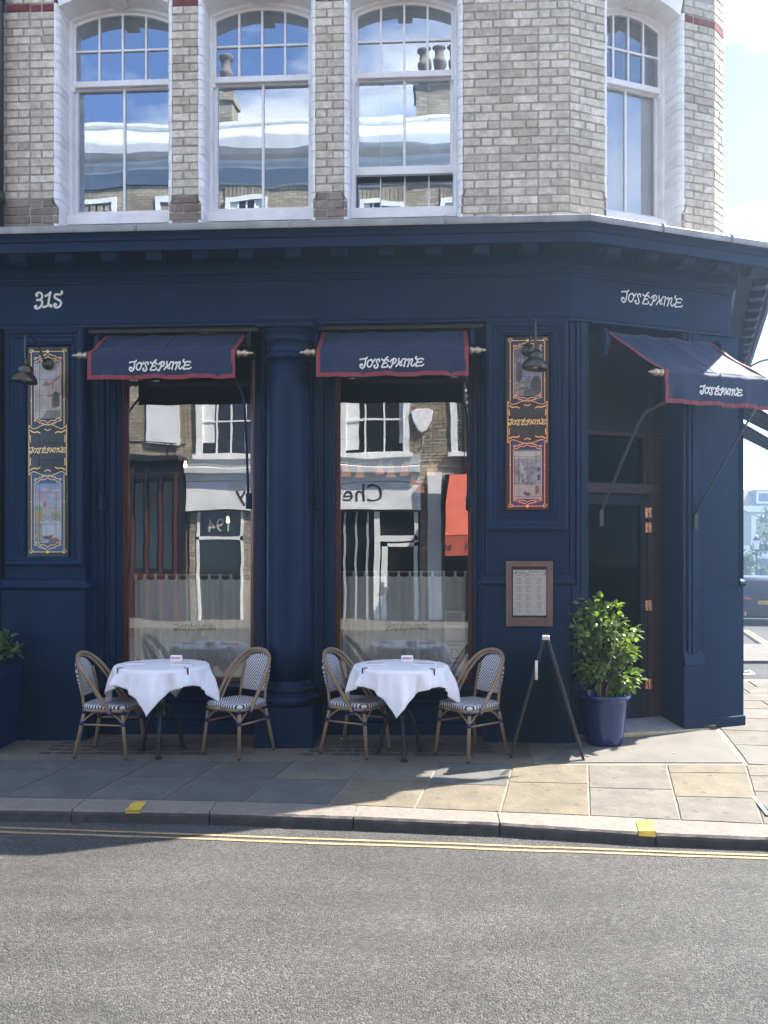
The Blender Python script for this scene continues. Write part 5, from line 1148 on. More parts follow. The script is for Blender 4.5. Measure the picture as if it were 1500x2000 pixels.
def cloth(p, rz, label, seed):
    rr = random.Random(seed); n = 90; Lc = 1.06; Rt = .384; top = .7485; mb = MB(); V_ = []
    ph = rr.uniform(0,6)
    for j in range(n+1):
        for i in range(n+1):
            x = (i/n-.5)*Lc; y = (j/n-.5)*Lc; r = math.hypot(x,y); a = math.atan2(y,x)
            if r <= Rt: z = top + .0012*math.sin(x*31+ph)*math.sin(y*27) + .0022*max(0,1-abs(x)/.012) + .0022*max(0,1-abs(y-.02)/.012); q = r
            else:
                d = r-Rt; arcl = .02; 
                dd = max(0, d-arcl)
                cor_ = abs(math.cos(2*a+math.pi/2)) if False else abs(math.sin(2*a))     # 1 at the corners
                tri = lambda t_: 2/math.pi*math.asin(.97*math.sin(t_)); fold = .028*tri(a*8+ph)+.022*tri(a*13+2*ph+1.1)+.012*tri(a*27+ph)
                flare = .08*dd*(1-.6*cor_) + fold*min(1, dd/.10)*(1.0+1.1*dd/.4)*(1-.25*cor_)
                q = Rt + min(d, arcl)*.7 + flare; z = top - max(0,(d-.006))*(.99-.05*(1-cor_)) - .004
                q += cor_*.035*min(1, dd/.2)
            V_.append((q*math.cos(a), q*math.sin(a), z))
    mb.add(V_, [(j*(n+1)+i, j*(n+1)+i+1, (j+1)*(n+1)+i+1, (j+1)*(n+1)+i) for j in range(n) for i in range(n)], 0, True)
    o = obj('tablecloth', mb, M_linen, None, recalc=False); so_ = o.modifiers.new('solid','SOLIDIFY'); so_.thickness = .0010; so_.offset = 1
    o.location = (p.x, p.y, gz(p.x,p.y)+.003); o.rotation_euler = (0,0,rz); tag(o, label, 'tablecloth', 'white tablecloths')
    for k in range(4):
        a = rad(k*90); mb = MB(); Rk = Rt+.015
        mb.box(Rk-.045, Rk+.006, -.007, .007, top+.004, top+.008); mb.box(Rk+.004, Rk+.010, -.007, .007, top-.055, top+.008); obj('cloth_clip', mb, M_clip, o, Matrix.Rotation(a, 4, 'Z'), bevel=.002)
    return o
tp = [at_z(316,1291,.735), at_z(783,1291,.755)]
for p, lb, lc, rz_, sd__ in ((tp[0],'round cafe table with black iron legs under the left cloth','white cloth on the left table, by the left tiled panel',-42,3),(tp[1],'round cafe table with black iron legs under the right cloth','white cloth on the right table, its point hanging to the front',-47,8)):
    cafe_table(p, lb); cloth(p, rad(rz_), lc, sd__)
M_nprint = mat('pink_print', (.55,.14,.2), .8)
def napkin(p, w, d, rz_, label, folded=True):
    t = thing('napkin', label, 'napkin', (p.x, p.y, p.z), rz_, 'folded napkins and cards on the tables')
    mb = MB()
    for k in range(3): mb.box(-w/2+.003*k, w/2-.002*k, -d/2+.002*k, d/2-.003*k, .001+.005*k, .0055+.005*k)
    o = obj('folded_cloth', mb, M_napkin, t, bevel=.0015); mb = MB()
    for k in range(4): mb.box(-w*.40, w*.40, -d*.30+k*d*.16, -d*.26+k*d*.16, .0166, .0168)
    obj('woven_stripe', mb, M_nprint, t); return t
def card(p, rz_, label):
    t = thing('table_card', label, 'card', (p.x, p.y, p.z), rz_, 'printed cards standing on the tables')
    mb = MB(); mb.loft([[(-.05,-.022,.001),(.05,-.022,.001),(.05,-.02,.001),(-.05,-.02,.001)],[(-.05,-.001,.05),(.05,-.001,.05),(.05,.001,.05),(-.05,.001,.05)],[(-.05,.022,.001),(.05,.022,.001),(.05,.02,.001),(-.05,.02,.001)]]); obj('folded_sheet', mb, M_napkin, t)
    mb = MB(); 
    for k in range(7): ribbon(mb, [(-.042+.012*k,.012),(-.040+.012*k,.03),(-.033+.012*k,.024),(-.036+.012*k,.038)], .004, 0, ends=False)
    obj('pink_print', mb, M_nprint, t, Matrix.Translation((0,-.0235,.002)) @ Matrix.Rotation(rad(-23), 4, 'X'), recalc=False); return t
for k, p in enumerate(tp):
    side = ('left','right')[k]; zt_ = gz(p.x,p.y)+.7545
    napkin(Vector((p.x-.215,p.y-.05,zt_)), .17,.09, rad(12), 'white napkin with pink stripe on the %s table, on its left side' % side)
    napkin(Vector((p.x+.20,p.y-.06,zt_)), .19,.10, rad(-9), 'white napkin with pink stripe on the %s table, on its right side' % side)
    card(Vector((p.x+(.06 if k == 0 else .045),p.y+.22,zt_)), rad(4), 'small folded card with pink print at the back of the %s table' % side)

# ------------------------------------------------------------------ folding sign seen from its edge
pa = ground(1074,1483); rzs = math.atan2(pa.y-CAMY, pa.x) - rad(90)
fs_ = thing('folding_sign', 'black folding A-frame sign stand, open and seen from its edge, beside the potted shrub', 'sign', (pa.x, pa.y+.25, gz(pa.x,pa.y)), rzs)
for s, tx in ((-1,-.285),(1,.30)):
    b_ = MB(); top_ = Vector((.008*s, 0, .985)); bot = Vector((tx, 0, .0)); ax_ = (bot-top_).normalized(); nr_ = Vector((ax_.z,0,-ax_.x))*.011
    def pr_(a, b, y0, y1, k=1.0): b_.loft([[Vector((p.x,y0,p.z))-nr_*k, Vector((p.x,y0,p.z))+nr_*k, Vector((p.x,y1,p.z))+nr_*k, Vector((p.x,y1,p.z))-nr_*k] for p in (a,b)])
    l1 = top_.lerp(bot,.88)
    pr_(top_, bot, -.26, -.225); pr_(top_, bot, .105, .14); pr_(top_, top_.lerp(bot,.05), -.225, .105); pr_(top_.lerp(bot,.84), top_.lerp(bot,.88), -.225, .105)
    pn = obj('sign_leaf', b_, M_black, fs_, bevel=.002)
    b_ = MB(); pr_(top_.lerp(bot,.05), top_.lerp(bot,.84), -.224, .224, .45); obj('chalk_board', b_, mat('black_chalkboard', (.02,.02,.021), .8, var=.3), pn)
mb = MB(); mb.box(-.03,.03,-.262,-.20,.965,1.0); obj('hinge_cap', mb, mat('bare_metal', (.6,.58,.53), .35, metal=.5), fs_, bevel=.004)
hb = MB(); hb.tube([(-.075,-.275,.80),(-.075,-.275,.645)], .012, 8); obj('stay_strap', hb, mat('pale_strap', (.6,.58,.52), .6), fs_)

# ------------------------------------------------------------------ plants
def leaf_mat(name, col, col2):
    m, n, o = newmat(name); N = n.nodes.new; Lk = n.links.new
    oi = N('ShaderNodeObjectInfo'); ge = N('ShaderNodeNewGeometry'); ad = N('ShaderNodeMath'); ad.operation = 'ADD'; Lk(oi.outputs['Random'], ad.inputs[0]); Lk(ge.outputs['Random Per Island'], ad.inputs[1]); fr = N('ShaderNodeMath'); fr.operation = 'FRACT'; Lk(ad.outputs[0], fr.inputs[0])
    rp = N('ShaderNodeValToRGB'); rp.color_ramp.elements[0].color = (*col,1); rp.color_ramp.elements[1].color = (*col2,1); Lk(fr.outputs[0], rp.inputs[0])
    b = N('ShaderNodeBsdfPrincipled'); b.inputs['Roughness'].default_value = .34; Lk(rp.outputs[0], b.inputs['Base Color'])
    tr = N('ShaderNodeBsdfTranslucent'); h = N('ShaderNodeHueSaturation'); h.inputs['Value'].default_value = 2.0; h.inputs['Saturation'].default_value = 1.15; Lk(rp.outputs[0], h.inputs['Color']); Lk(h.outputs[0], tr.inputs[0])
    mx = N('ShaderNodeMixShader'); mx.inputs[0].default_value = .35; Lk(b.outputs[0], mx.inputs[1]); Lk(tr.outputs[0], mx.inputs[2]); Lk(mx.outputs[0], o.inputs[0]); return m
M_leaf = leaf_mat('camellia_leaf', (.055,.11,.02), (.18,.235,.055))
M_leaf2 = leaf_mat('pale_planter_leaf', (.05,.10,.03), (.15,.20,.08))
M_far = leaf_mat('far_foliage', (.03,.055,.015), (.09,.12,.035))
def leaf_mesh(l, w, mat_, curl):
    mb = MB(); prof = [(0,.08),(.2,.72),(.45,1.0),(.7,.78),(.9,.3),(1,.0)]
    vsl = []
    for t_, ww in prof: z = -curl*l*t_*t_; vsl += [(l*t_, -w/2*ww, z+w*.14*ww), (l*t_, 0, z), (l*t_, w/2*ww, z+w*.14*ww)]
    fs = []
    for i in range(len(prof)-1):
        for k in range(2): fs.append((3*i+k, 3*i+k+1, 3*i+k+4, 3*i+k+3))
    mb.add(vsl, fs, 0, True); return mb.mesh('leaf', mat_, recalc=False)
def leafy(t, pts, meshes, rr, n_obj, mat_, center, droop=.35):
    stuff = MB(); pts = sorted(pts, key=lambda p: p[0].y)
    for k, (p, rad_dir) in enumerate(pts):
        d = (rad_dir + Vector((rr.gauss(0,.5), rr.gauss(0,.5), rr.gauss(-droop*.3,.4)))).normalized()
        q = d.to_track_quat('X', 'Z'); Mx = Matrix.Translation(p) @ q.to_matrix().to_4x4() @ Matrix.Rotation(rr.gauss(0,.5), 4, 'X') @ Matrix.Scale(rr.uniform(.75,1.2), 4)
        me = rr.choice(meshes)
        if k < n_obj: link('leaf', me, t, Mx)
        else: stuff.add([Mx @ v.co for v in me.vertices], [tuple(f.vertices) for f in me.polygons], 0, True)
    if stuff.v: o = obj('leaves', stuff, mat_, t, recalc=False); tag(o, kind='stuff')
pp = at_z(1181,1357,.42)
pp = ground(1180,1440); pp = Vector((1.46,-.17,0)); pp.z = gz(pp.x, pp.y)
pot = thing('plant_pot', 'glazed cobalt blue plant pot standing by the corner door', 'pot', tuple(pp))
mb = MB(); mb.lathe([(.0,.0),(.150,.0),(.157,.012),(.168,.10),(.186,.24),(.200,.35),(.206,.385),(.222,.395),(.232,.41),(.230,.428),(.218,.436),(.205,.43),(.198,.40),(.19,.34)], 48); obj('pot_body', mb, M_pot, pot)
mb = MB(); mb.lathe([(.0,.365),(.1,.372),(.193,.36)], 24, caps=False); obj('soil', mb, M_soil, pot)
sh = thing('potted_shrub', 'bushy glossy green shrub with sunlit leaves in the blue pot', 'shrub', (pp.x, pp.y, pp.z+.36))
rr = random.Random(5); tips = []
for k in range(11):
    a = rr.uniform(0,6.28); r0 = rr.uniform(.01,.07); top = Vector((rr.gauss(-.015,.115), rr.gauss(0,.10), rr.uniform(.45,.82)))
    pts = smooth([(r0*math.cos(a), r0*math.sin(a), -.02), (r0*1.5*math.cos(a)+rr.gauss(0,.015), r0*1.5*math.sin(a), .15), top*.6+Vector((rr.gauss(0,.03), rr.gauss(0,.03), 0)), top], 4)
    mb = MB(); mb.tube(pts, [.011*(1-.75*i/(len(pts)-1)) for i in range(len(pts))], 6); obj('stem', mb, M_bark, sh)
mb = MB(); mb.tube([(-.10,-.05,.0),(-.16,-.07,.10),(-.24,-.08,.18)], [.004,.003,.002], 5); obj('bare_twig', mb, M_bark, sh)
lm = [leaf_mesh(.058,.037,M_leaf,c_) for c_ in (.15,.35,.05)] + [leaf_mesh(.046,.031,M_leaf,.3)]
pts = []; clumps = [(Vector((rr.uniform(-.20,.19), rr.uniform(-.17,.17), rr.uniform(.20,.80))), rr.uniform(.06,.11)) for _ in range(52)]
clumps += [*[(Vector((rr.uniform(-.17,.2), rr.uniform(-.15,.1), rr.uniform(.10,.24))), .06) for _ in range(9)], (Vector((.24,-.05,.60)),.055), (Vector((.24,.0,.42)),.06), (Vector((.22,-.03,.24)),.055), (Vector((-.02,0,.86)),.07), (Vector((-.22,0,.70)),.07), (Vector((.10,-.02,.80)),.07),(Vector((-.2,-.05,.5)),.06),(Vector((-.2,-.05,.3)),.06)]
for c_, r_ in clumps:
    lim = math.hypot(c_.x/.25, c_.y/.2)
    if lim > 1.15: continue
    for _ in range(24):
        d = Vector((rr.gauss(0,1), rr.gauss(0,1), rr.gauss(0,1))).normalized(); pts.append((c_ + d*r_*rr.uniform(.4,1), (d + Vector((c_.x, c_.y, 0))*3).normalized()))
leafy(sh, pts, lm, rr, 290, M_leaf, Vector((0,0,.5)))
# box planter at the left edge
pxr = X(37,-.2); 
bp_t = thing('box_planter', 'tall navy box planter at the left end of the shopfront', 'planter', (pxr-.34, -.40, gz(-4,-.3)))
mb = MB(); mb.loft([[(-.33,-.27,0),(.30,-.27,0),(.30,.24,0),(-.33,.24,0)],[(-.34,-.28,.06),(.315,-.28,.06),(.315,.25,.06),(-.34,.25,.06)],[(-.36,-.30,.62),(.335,-.30,.62),(.335,.27,.62),(-.36,.27,.62)],[(-.375,-.315,.64),(.35,-.315,.64),(.35,.285,.64),(-.375,.285,.64)],[(-.375,-.315,.69),(.35,-.315,.69),(.35,.285,.69),(-.375,.285,.69)],[(-.33,-.27,.69),(.305,-.27,.69),(.305,.24,.69),(-.33,.24,.69)],[(-.33,-.27,.62),(.305,-.27,.62),(.305,.24,.62),(-.33,.24,.62)]]); obj('planter_box', mb, mat('navy_planter_paint', (.010,.018,.07), .45, var=.15, vs_=4), bp_t)
ps = thing('planter_shrub', 'pale leaved evergreen growing in the navy box planter', 'shrub', (pxr-.19, -.42, bp_t.location.z+.64))
rr = random.Random(11)
for k in range(7):
    a = rr.uniform(0,6.28); mb = MB(); mb.tube([(.03*math.cos(a),.03*math.sin(a),0),(.12*math.cos(a),.1*math.sin(a),.15),(.2*math.cos(a),.16*math.sin(a),.30)], [.008,.006,.003], 6); obj('stem', mb, M_bark, ps)
lm2 = [leaf_mesh(.085,.036,M_leaf2,c_) for c_ in (.1,.3)]
pts = []
for _ in range(52):
    c_ = Vector((rr.uniform(-.34,.30), rr.uniform(-.25,.22), rr.uniform(.05,.36)))
    if c_.z > .38-.9*max(0,abs(c_.x)-.1): continue
    for _ in range(11): d = Vector((rr.gauss(0,1), rr.gauss(0,1), abs(rr.gauss(0,1))+.3)).normalized(); pts.append((c_+d*.02, d))
leafy(ps, pts, lm2, rr, 200, M_leaf2, Vector((0,0,.2)), 0)
# ------------------------------------------------------------------ cafe curtains, notice, pendants
M_curt = mat('grey_white_linen_curtain', (.70,.715,.705), .9, var=.10, vs_=30, stretch=(1,1,.12), bump=.3, bs=300)
M_emb = mat('grey_embroidery', (.16,.165,.165), .9)
def curtain(x0, x1, z0, z1, label, nt_):
    t = thing('cafe_curtain', label, 'curtain', (x0, YG+.10, z0), 0, 'half height cafe curtains'); w, h = x1-x0, z1-z0
    n = 90; m = 12; mb = MB(); V_ = []
    for j in range(m+1):
        for i in range(n+1):
            u = i/n; k = u*nt_; sagz = .012*math.sin(math.pi*(k % 1.0)) if j == m else 0
            V_.append((w*u, .012*math.sin(u*nt_*math.pi*2)+.009*math.sin(u*31+j*.2)+.006*math.sin(u*57+1), h*j/m - sagz))
    mb.add(V_, [(j*(n+1)+i, j*(n+1)+i+1, (j+1)*(n+1)+i+1, (j+1)*(n+1)+i) for j in range(m) for i in range(n)], 0, True)
    obj('curtain_cloth', mb, M_curt, t, recalc=False)
    mb = MB(); mb.tube([(-.02,.004,h+.035),(w+.02,.004,h+.035)], .007, 8); obj('rod', mb, M_brass, t)
    for k in range(nt_+1):
        x = min(w-.012, max(.012, w*k/nt_)); mb = MB(); mb.box(x-.011, x+.011, -.008, -.005, h-.012, h+.043); mb.box(x-.011,x+.011,.012,.015,h-.012,h+.043); mb.box(x-.011,x+.011,-.005,.012,h+.041,h+.044); obj('tab', mb, M_curt, t)
    obj('embroidered_name', write(JO, JBOX, w*.52, h*.50, .40, .011, -.026), M_emb, t, recalc=False)
curtain(g1[0]+.015, g1[1]-.005, gzb+.0, Z(370,1130,YG+.1), 'grey linen half curtain on a rod in the left shop window', 11)
curtain(g2[0]+.01, g2[1]-.01, gzb+.0, Z(790,1124,YG+.1), 'grey linen half curtain on a rod in the right shop window', 11)
M_paper = mat('white_notice_paper', (.90,.92,.93), .8, var=.03)
for nm_, pa_, lb in (('upper',(868,908,1193,1251),'white typed notice taped inside the right shop window, uppermost of two'),('lower',(868,908,1254,1311),'white notice with a plan drawing in the right shop window, below the typed one')):
    a, b_, c_, d_ = pa_; x0, x1, z1, z0 = X(a,YG+.02), X(b_,YG+.02), Z(888,c_,YG+.02), Z(888,d_,YG+.02)
    t = thing('window_notice', lb, 'notice', (x0, YG+.02, z0), 0, 'paper notices in the right shop window'); mb = MB(); mb.box(0, x1-x0, 0, .0012, 0, z1-z0); obj('sheet', mb, M_paper, t)
    ik = MB(); w, h = x1-x0, z1-z0
    rows = range(9) if nm_ == 'upper' else (0,1,6,7)
    for r in rows: zz = h*.9 - r*h*.045 if nm_ == 'upper' else h*(.92-.05*r if r < 3 else .30-.05*(r-6)); ik.add([(w*.1,-.0008,zz),(w*R.uniform(.6,.92),-.0008,zz),(w*.9,-.0008,zz+.004),(w*.1,-.0008,zz+.004)], [(0,1,2,3)])
    if nm_ == 'lower':
        for P_ in ([(.35,.45),(.35,.75),(.62,.75),(.62,.62)],[(.35,.45),(.7,.45)]): ribbon(ik, [(w*x,h*y) for x,y in P_], .006, -.0009, ends=False, k=1)
    obj('print', ik, mat('notice_ink', (.12,.13,.14), .9), t, recalc=False)
M_glow = emis('lit_lamp_shade', (1.0,.38,.15), .1)
gn = M_glow.node_tree; e_ = [n for n in gn.nodes if n.type == 'EMISSION'][0]; t_c = gn.nodes.new('ShaderNodeTexCoord'); s_x = gn.nodes.new('ShaderNodeSeparateXYZ'); m_r = gn.nodes.new('ShaderNodeMapRange'); m_r.inputs[1].default_value = .17; m_r.inputs[2].default_value = .0; m_r.inputs[3].default_value = .005; m_r.inputs[4].default_value = .085
gn.links.new(t_c.outputs['Object'], s_x.inputs[0]); gn.links.new(s_x.outputs[2], m_r.inputs[0]); gn.links.new(m_r.outputs[0], e_.inputs[1])
M_bulb = emis('lit_bulb', (1.0,.72,.38), 2.2)
def pendant(x, y, z, label, shade=True):
    t = thing('pendant_lamp', label, 'lamp', (x,y,z), 0, 'small lit pendant lamps in the dining room')
    mb = MB(); mb.tube([(0,0,.1),(0,0,3.25-z)], .004, 6); obj('flex', mb, M_black, t)
    if shade:
        mb = MB(); rg = []
        for r_, zz in ((.022,.17),(.036,.08),(.055,0)): rg.append([(r_*(1+.06*(k % 2))*math.cos(k*math.pi/12), r_*(1+.06*(k % 2))*math.sin(k*math.pi/12), zz) for k in range(24)])
        mb.loft(rg, True, False); obj('pleated_shade', mb, M_glow, t)
    else:
        mb = MB(); mb.lathe([(.001,-.03),(.02,-.02),(.022,0),(.012,.03),(.012,.10),(.0,.10)], 12); obj('bulb', mb, M_bulb, t); mb = MB(); mb.lathe([(.018,.05),(.02,.06),(.02,.13),(.0,.131)], 12); obj('lamp_holder', mb, M_black, t)
for k, (px, py) in enumerate(((676,930),(703,932),(742,926),(764,932),(790,928),(808,950),(820,962),(842,928))):
    y = 2.2 + (k % 3)*.45; q = at(px, py, y); pendant(q.x, y, q.z, 'small pleated orange lamp shade, one of the cluster glowing inside the right shop window')
for px, py, y, lb in ((405,758,1.3,'bare bulb in a dark holder high inside the left shop window'),(445,1017,2.6,'bare bulb glowing low inside the left shop window'),(362,909,2.4,'bare bulb glowing at mid height inside the left shop window')):
    q = at(px, py, y); pendant(q.x, y, q.z, lb, False)
t = thing('ceiling_lamp', 'dark bowl ceiling lamp on a stem inside the right shop window', 'lamp', tuple(at(718,752,1.6)), 0)
mb = MB(); mb.lathe([(.0,.05),(.11,.05),(.09,.0),(.03,-.05),(.012,-.07),(.012,-.9),(.0,-.9)], 18); obj('lamp_bowl', mb, M_bronze, t)
# ------------------------------------------------------------------ pipe and cable at the upper left edge
dp = thing('drainpipe', 'black iron drainpipe with a joint collar at the left end of the brickwork', 'drainpipe', (X(-4,-.07), -.075, 4.5))
mb = MB(); mb.tube([(0,0,-.05),(0,0,4.9)], .052, 16); obj('pipe', mb, M_black, dp)
for z in (.0,.36,2.2): mb = MB(); mb.tube([(0,0,z),(0,0,z+.09)], .066, 16); obj('collar', mb, M_black, dp)
cb = thing('cable', 'thin black cable drooping from the drainpipe to the lead ledge', 'cable', (X(-4,-.07), -.13, 4.5))
mb = MB(); mb.tube(smooth([(0,0,.34),(.03,-.02,.2),(.02,-.03,.14),(.08,-.04,.10),(.16,-.06,.04),(.26,-.1,.005)],5), .008, 6); obj('wire', mb, M_black, cb)
# neighbour's shopfront beyond the left pilaster
nb = thing('neighbouring_shopfront', 'strip of the next dark blue shopfront at the far left edge', 'building')
mb = MB(); mb.box(-6.5, PLx0-.03, YF-.06, .5, -.3, ZL-.02); mb.box(-6.5, PLx0-.012, YF-.10, .5, ZL-.24, ZL-.18); obj('pilaster', mb, mat('slate_blue_paint', (.018,.036,.066), .45, var=.1), nb, bevel=.006)
mb = MB(); mb.lathe([(.0,-.3),(.17,-.3),(.17,3.3),(.19,3.36),(.0,3.36)], 28, (PLx0-.28, YF-.06, 0)); obj('half_column', mb, M_navy2, nb)

# ------------------------------------------------------------------ terrace across the road (behind the camera, seen in the glass)
YO = -13.3
def op(px, py, off=0.0):                       # a reflection's place: mirror image of the terrace plane in the shop glass
    d = 2*YG - YO - off; q = at(px, py, d); return q.x, q.z
M_ostock = brick_mat('terrace_brick', [(.36,.30,.21),(.28,.235,.165),(.40,.34,.25),(.22,.18,.13)])
def far_brick():
    m, n, o = newmat('terrace_brickwork'); N = n.nodes.new; Lk = n.links.new; b = N('ShaderNodeBsdfPrincipled'); b.inputs['Roughness'].default_value = .95; Lk(b.outputs[0], o.inputs[0])
    tc = N('ShaderNodeTexCoord'); sp = N('ShaderNodeSeparateXYZ'); cb_ = N('ShaderNodeCombineXYZ'); Lk(tc.outputs['Object'], sp.inputs[0]); Lk(sp.outputs[0], cb_.inputs[0]); Lk(sp.outputs[2], cb_.inputs[1])
    bt = N('ShaderNodeTexBrick'); bt.inputs['Scale'].default_value = 1; bt.inputs['Brick Width'].default_value = .23; bt.inputs['Row Height'].default_value = .078; bt.inputs['Mortar Size'].default_value = .009; bt.inputs['Bias'].default_value = .0
    bt.inputs['Color1'].default_value = (.44,.37,.26,1); bt.inputs['Color2'].default_value = (.25,.20,.14,1); bt.inputs['Mortar'].default_value = (.17,.15,.125,1); Lk(cb_.outputs[0], bt.inputs[0])
    nz_ = N('ShaderNodeTexNoise'); nz_.inputs['Scale'].default_value = 1.2; nz_.inputs['Detail'].default_value = 6; Lk(tc.outputs['Object'], nz_.inputs[0]); mr = N('ShaderNodeMapRange'); mr.inputs[1].default_value = .3; mr.inputs[2].default_value = .7; mr.inputs[3].default_value = .7; mr.inputs[4].default_value = 1.2; Lk(nz_.outputs[0], mr.inputs[0])
    sc = N('ShaderNodeVectorMath'); sc.operation = 'SCALE'; Lk(bt.outputs[0], sc.inputs[0]); Lk(mr.outputs[0], sc.inputs['Scale']); Lk(sc.outputs[0], b.inputs['Base Color']); return m
M_ost = far_brick()
M_stucco = mat('white_stucco', (.80,.79,.76), .7, var=.1, vs_=2, stain=.6, stain_col=(.55,.53,.5), stain_s=1.5)
M_oslate = mat('grey_blue_stucco', (.34,.36,.38), .7, var=.1, vs_=2)
M_oglass = mat('dark_far_glass', (.01,.012,.014), .06, spec=.8, rvar=0)
M_red = mat('red_awning_canvas', (.50,.095,.05), .8, var=.15, vs_=4)
def ob(mb, px0, px1, py0, py1, f, d=.0, off=0.0):
    x0, z1 = op(px0, py0, off); x1, z0 = op(px1, py1, off); mb.box(x0, x1, YO+off+f, YO+off+d, z0, z1); return x0, x1, z0, z1
wt = thing('white_shop_terrace', 'pale brick and white stucco terrace with a white shop fascia, reflected in the windows', 'building')
zt1 = op(600,236)[1]
mb = MB(); mb.box(-9.5, 6.2, YO-.5, YO-.02, -.3, zt1-1.0); obj('brick_front', mb, M_ost, wt)
# individual courses near the alarm box and the window heads
mb = MB(); zb0 = op(800,905)[1]; 
for r in range(34):
    for c_ in range(24):
        x = op(800,800)[0] + c_*.235 + (.117 if r % 2 else 0); 
        if x > op(908,800)[0]: continue
        mb.box(x+.006, x+.222, YO-.03, YO+R.uniform(.0,.006)-.004, zb0+r*.078+.008, zb0+r*.078+.07)
o = obj('bricks', mb, M_ostock, wt); tag(o, kind='stuff')
mb = MB()
x0, x1 = -9.5, 6.2; H = lambda py: op(600,py)[1]
mb.sweep([(x1,YO-.02),(x0,YO-.02)], [(0,H(352)),(.04,H(350)),(.04,H(318)),(.12,H(312)),(.12,H(304)),(.30,H(300)),(.42,H(292)),(.46,H(276)),(.46,H(272)),(.1,H(270)),(.1,H(240)),(.14,H(236)),(.14,H(228)),(-.3,H(228)),(-.3,H(352))]); obj('parapet_cornice', mb, M_stucco, wt)
mb = MB(); mb.sweep([(x1,YO-.02),(x0,YO-.02)], [(.042,H(348)),(.05,H(348)),(.05,H(322)),(.042,H(322))]); obj('frieze', mb, M_oslate, wt)
def owin(px0, px1, py0, py1, cols, rows, nm='terrace_window', fw=.16):
    w = stem_part(nm, wt); a, z1 = op(px0, py0); b_, z0 = op(px1, py1)
    mb = MB(); mb.rects([(a,b_,z0,z1,YO-.02),(a,b_,z0,z1,YO+.06),(a+fw,b_-fw,z0+.08,z1-fw,YO+.06),(a+fw,b_-fw,z0+.08,z1-fw,YO-.015)]); mb.box(a-.08,b_+.08,YO-.02,YO+.12,z0-.06,z0+.05); obj('frame', mb, M_stucco, w)
    mb = MB(); mb.box(a+fw-.02,b_-fw+.02,YO-.019,YO-.010,z0+.06,z1-fw+.02); obj('pane', mb, M_oglass, w)
    mb = MB(); cw = (b_-a-2*fw)*R.uniform(.14,.3)
    for x0_, x1_ in ((a+fw, a+fw+cw), (b_-fw-cw*R.uniform(.3,1), b_-fw)): mb.box(x0_, x1_, YO-.0105, YO-.0085, z0+.1+R.uniform(0,.3), z1-fw)
    obj('window_curtain', mb, M_stucco, w)
    for k in range(1,cols): x = a+fw+(b_-a-2*fw)*k/cols; mb = MB(); mb.box(x-.02,x+.02,YO-.012,YO+.02,z0+.08,z1-fw); obj('glazing_bar', mb, M_white, w)
    for k in range(1,rows): z = z0+.08+(z1-fw-z0-.08)*k/rows; mb = MB(); mb.box(a+fw,b_-fw,YO-.011,YO+.019,z-.02,z+.02); obj('glazing_bar', mb, M_white, w)
owin(384,520,690,890,4,3); owin(664,800,690,890,3,3); owin(880,1010,690,890,3,3)
for pxs in ((145,225),(300,395),(435,520),(700,790),(860,940)): owin(pxs[0],pxs[1],382,560,4,3,'terrace_window',.12)
for pxs in ((143,227),(298,397),(433,522),(698,792),(858,942)):
    a, z1 = op(pxs[0],382); b_, _ = op(pxs[1],382); mb = MB()
    for k in range(12): x = a+(b_-a)*k/12; mb.box(x+.008,x+(b_-a)/12-.008,YO-.02,YO+.01,z1+.02,z1+.32)
    obj('window_head', mb, M_ostock, wt)
mb = MB(); xa, z1 = op(366,944); xb, z0 = op(822,999); mb.box(xa, xb, YO-.02, YO+.16, z0, z1); obj('fascia', mb, M_stucco, wt)
mb = MB(); mb.sweep([(xb,YO),(xa,YO)], [(0,z1),(.18,z1+.01),(.2,z1+.16),(.34,z1+.22),(.36,z1+.36),(.0,z1+.42)]); obj('shop_cornice', mb, M_stucco, wt)
mb = MB(); mb.box(xa,xb,YO-.02,YO+.05,z1+.43,op(600,892)[1]); obj('lead_roof', mb, M_oslate, wt)
M_signk = mat('black_sign_letters', (.03,.03,.03), .5)
def osign(txt, px, py, h, m_, par=wt, off=.165):
    x, z = op(px, py, off); return text('sign_letters', txt, h, m_, par, Matrix.Translation((x, YO+off, z)) @ Matrix.Rotation(rad(180), 4, 'Z') @ Matrix.Rotation(rad(90), 4, 'X'), .004)
osign('Chel', 703, 978, .62, M_signk); osign('y', 471, 978, .62, M_signk)
M_gsign = mat('pale_numerals', (.5,.48,.42), .5)
sh_ = stem_part('shop_door', wt)
mb = MB(); ob(mb,372,820,1003,1285,-.019,-.012); obj('shop_void', mb, M_oglass, sh_)
mb = MB(); 
for p_ in ((372,386,1003,1250),(474,492,1003,1250)): ob(mb,*p_,-.2,.03)
obj('brick_pier', mb, M_ost, wt)
mb = MB()
for p_ in ((386,391,1003,1240),(470,475,1003,1240),(386,475,1048,1054),(386,475,1234,1242),(731,742,1003,1240),(742,815,1044,1056),(745,756,1060,1236),(808,816,1003,1236),(745,816,1060,1068),(745,816,1222,1238),(660,735,1232,1240)): ob(mb,*p_,-.02,.05)
obj('white_frame', mb, M_stucco, sh_)
osign('194', 430, 1038, .42, M_gsign, sh_, .01)
mb = MB(); ob(mb,748,760,1146,1150,.05,.12); ob(mb,746,751,1138,1162,.05,.07); obj('door_handle', mb, M_brass, sh_)
mb = MB(); ob(mb,366,820,1238,1300,-.1,.06); obj('stall_riser', mb, M_oslate, wt)
mb = MB()
for p_ in ((672,676,1005,1238),(694,698,1005,1238),(716,720,1005,1238)): ob(mb,*p_,-.012,.02)
obj('window_mullions', mb, M_oslate, wt)
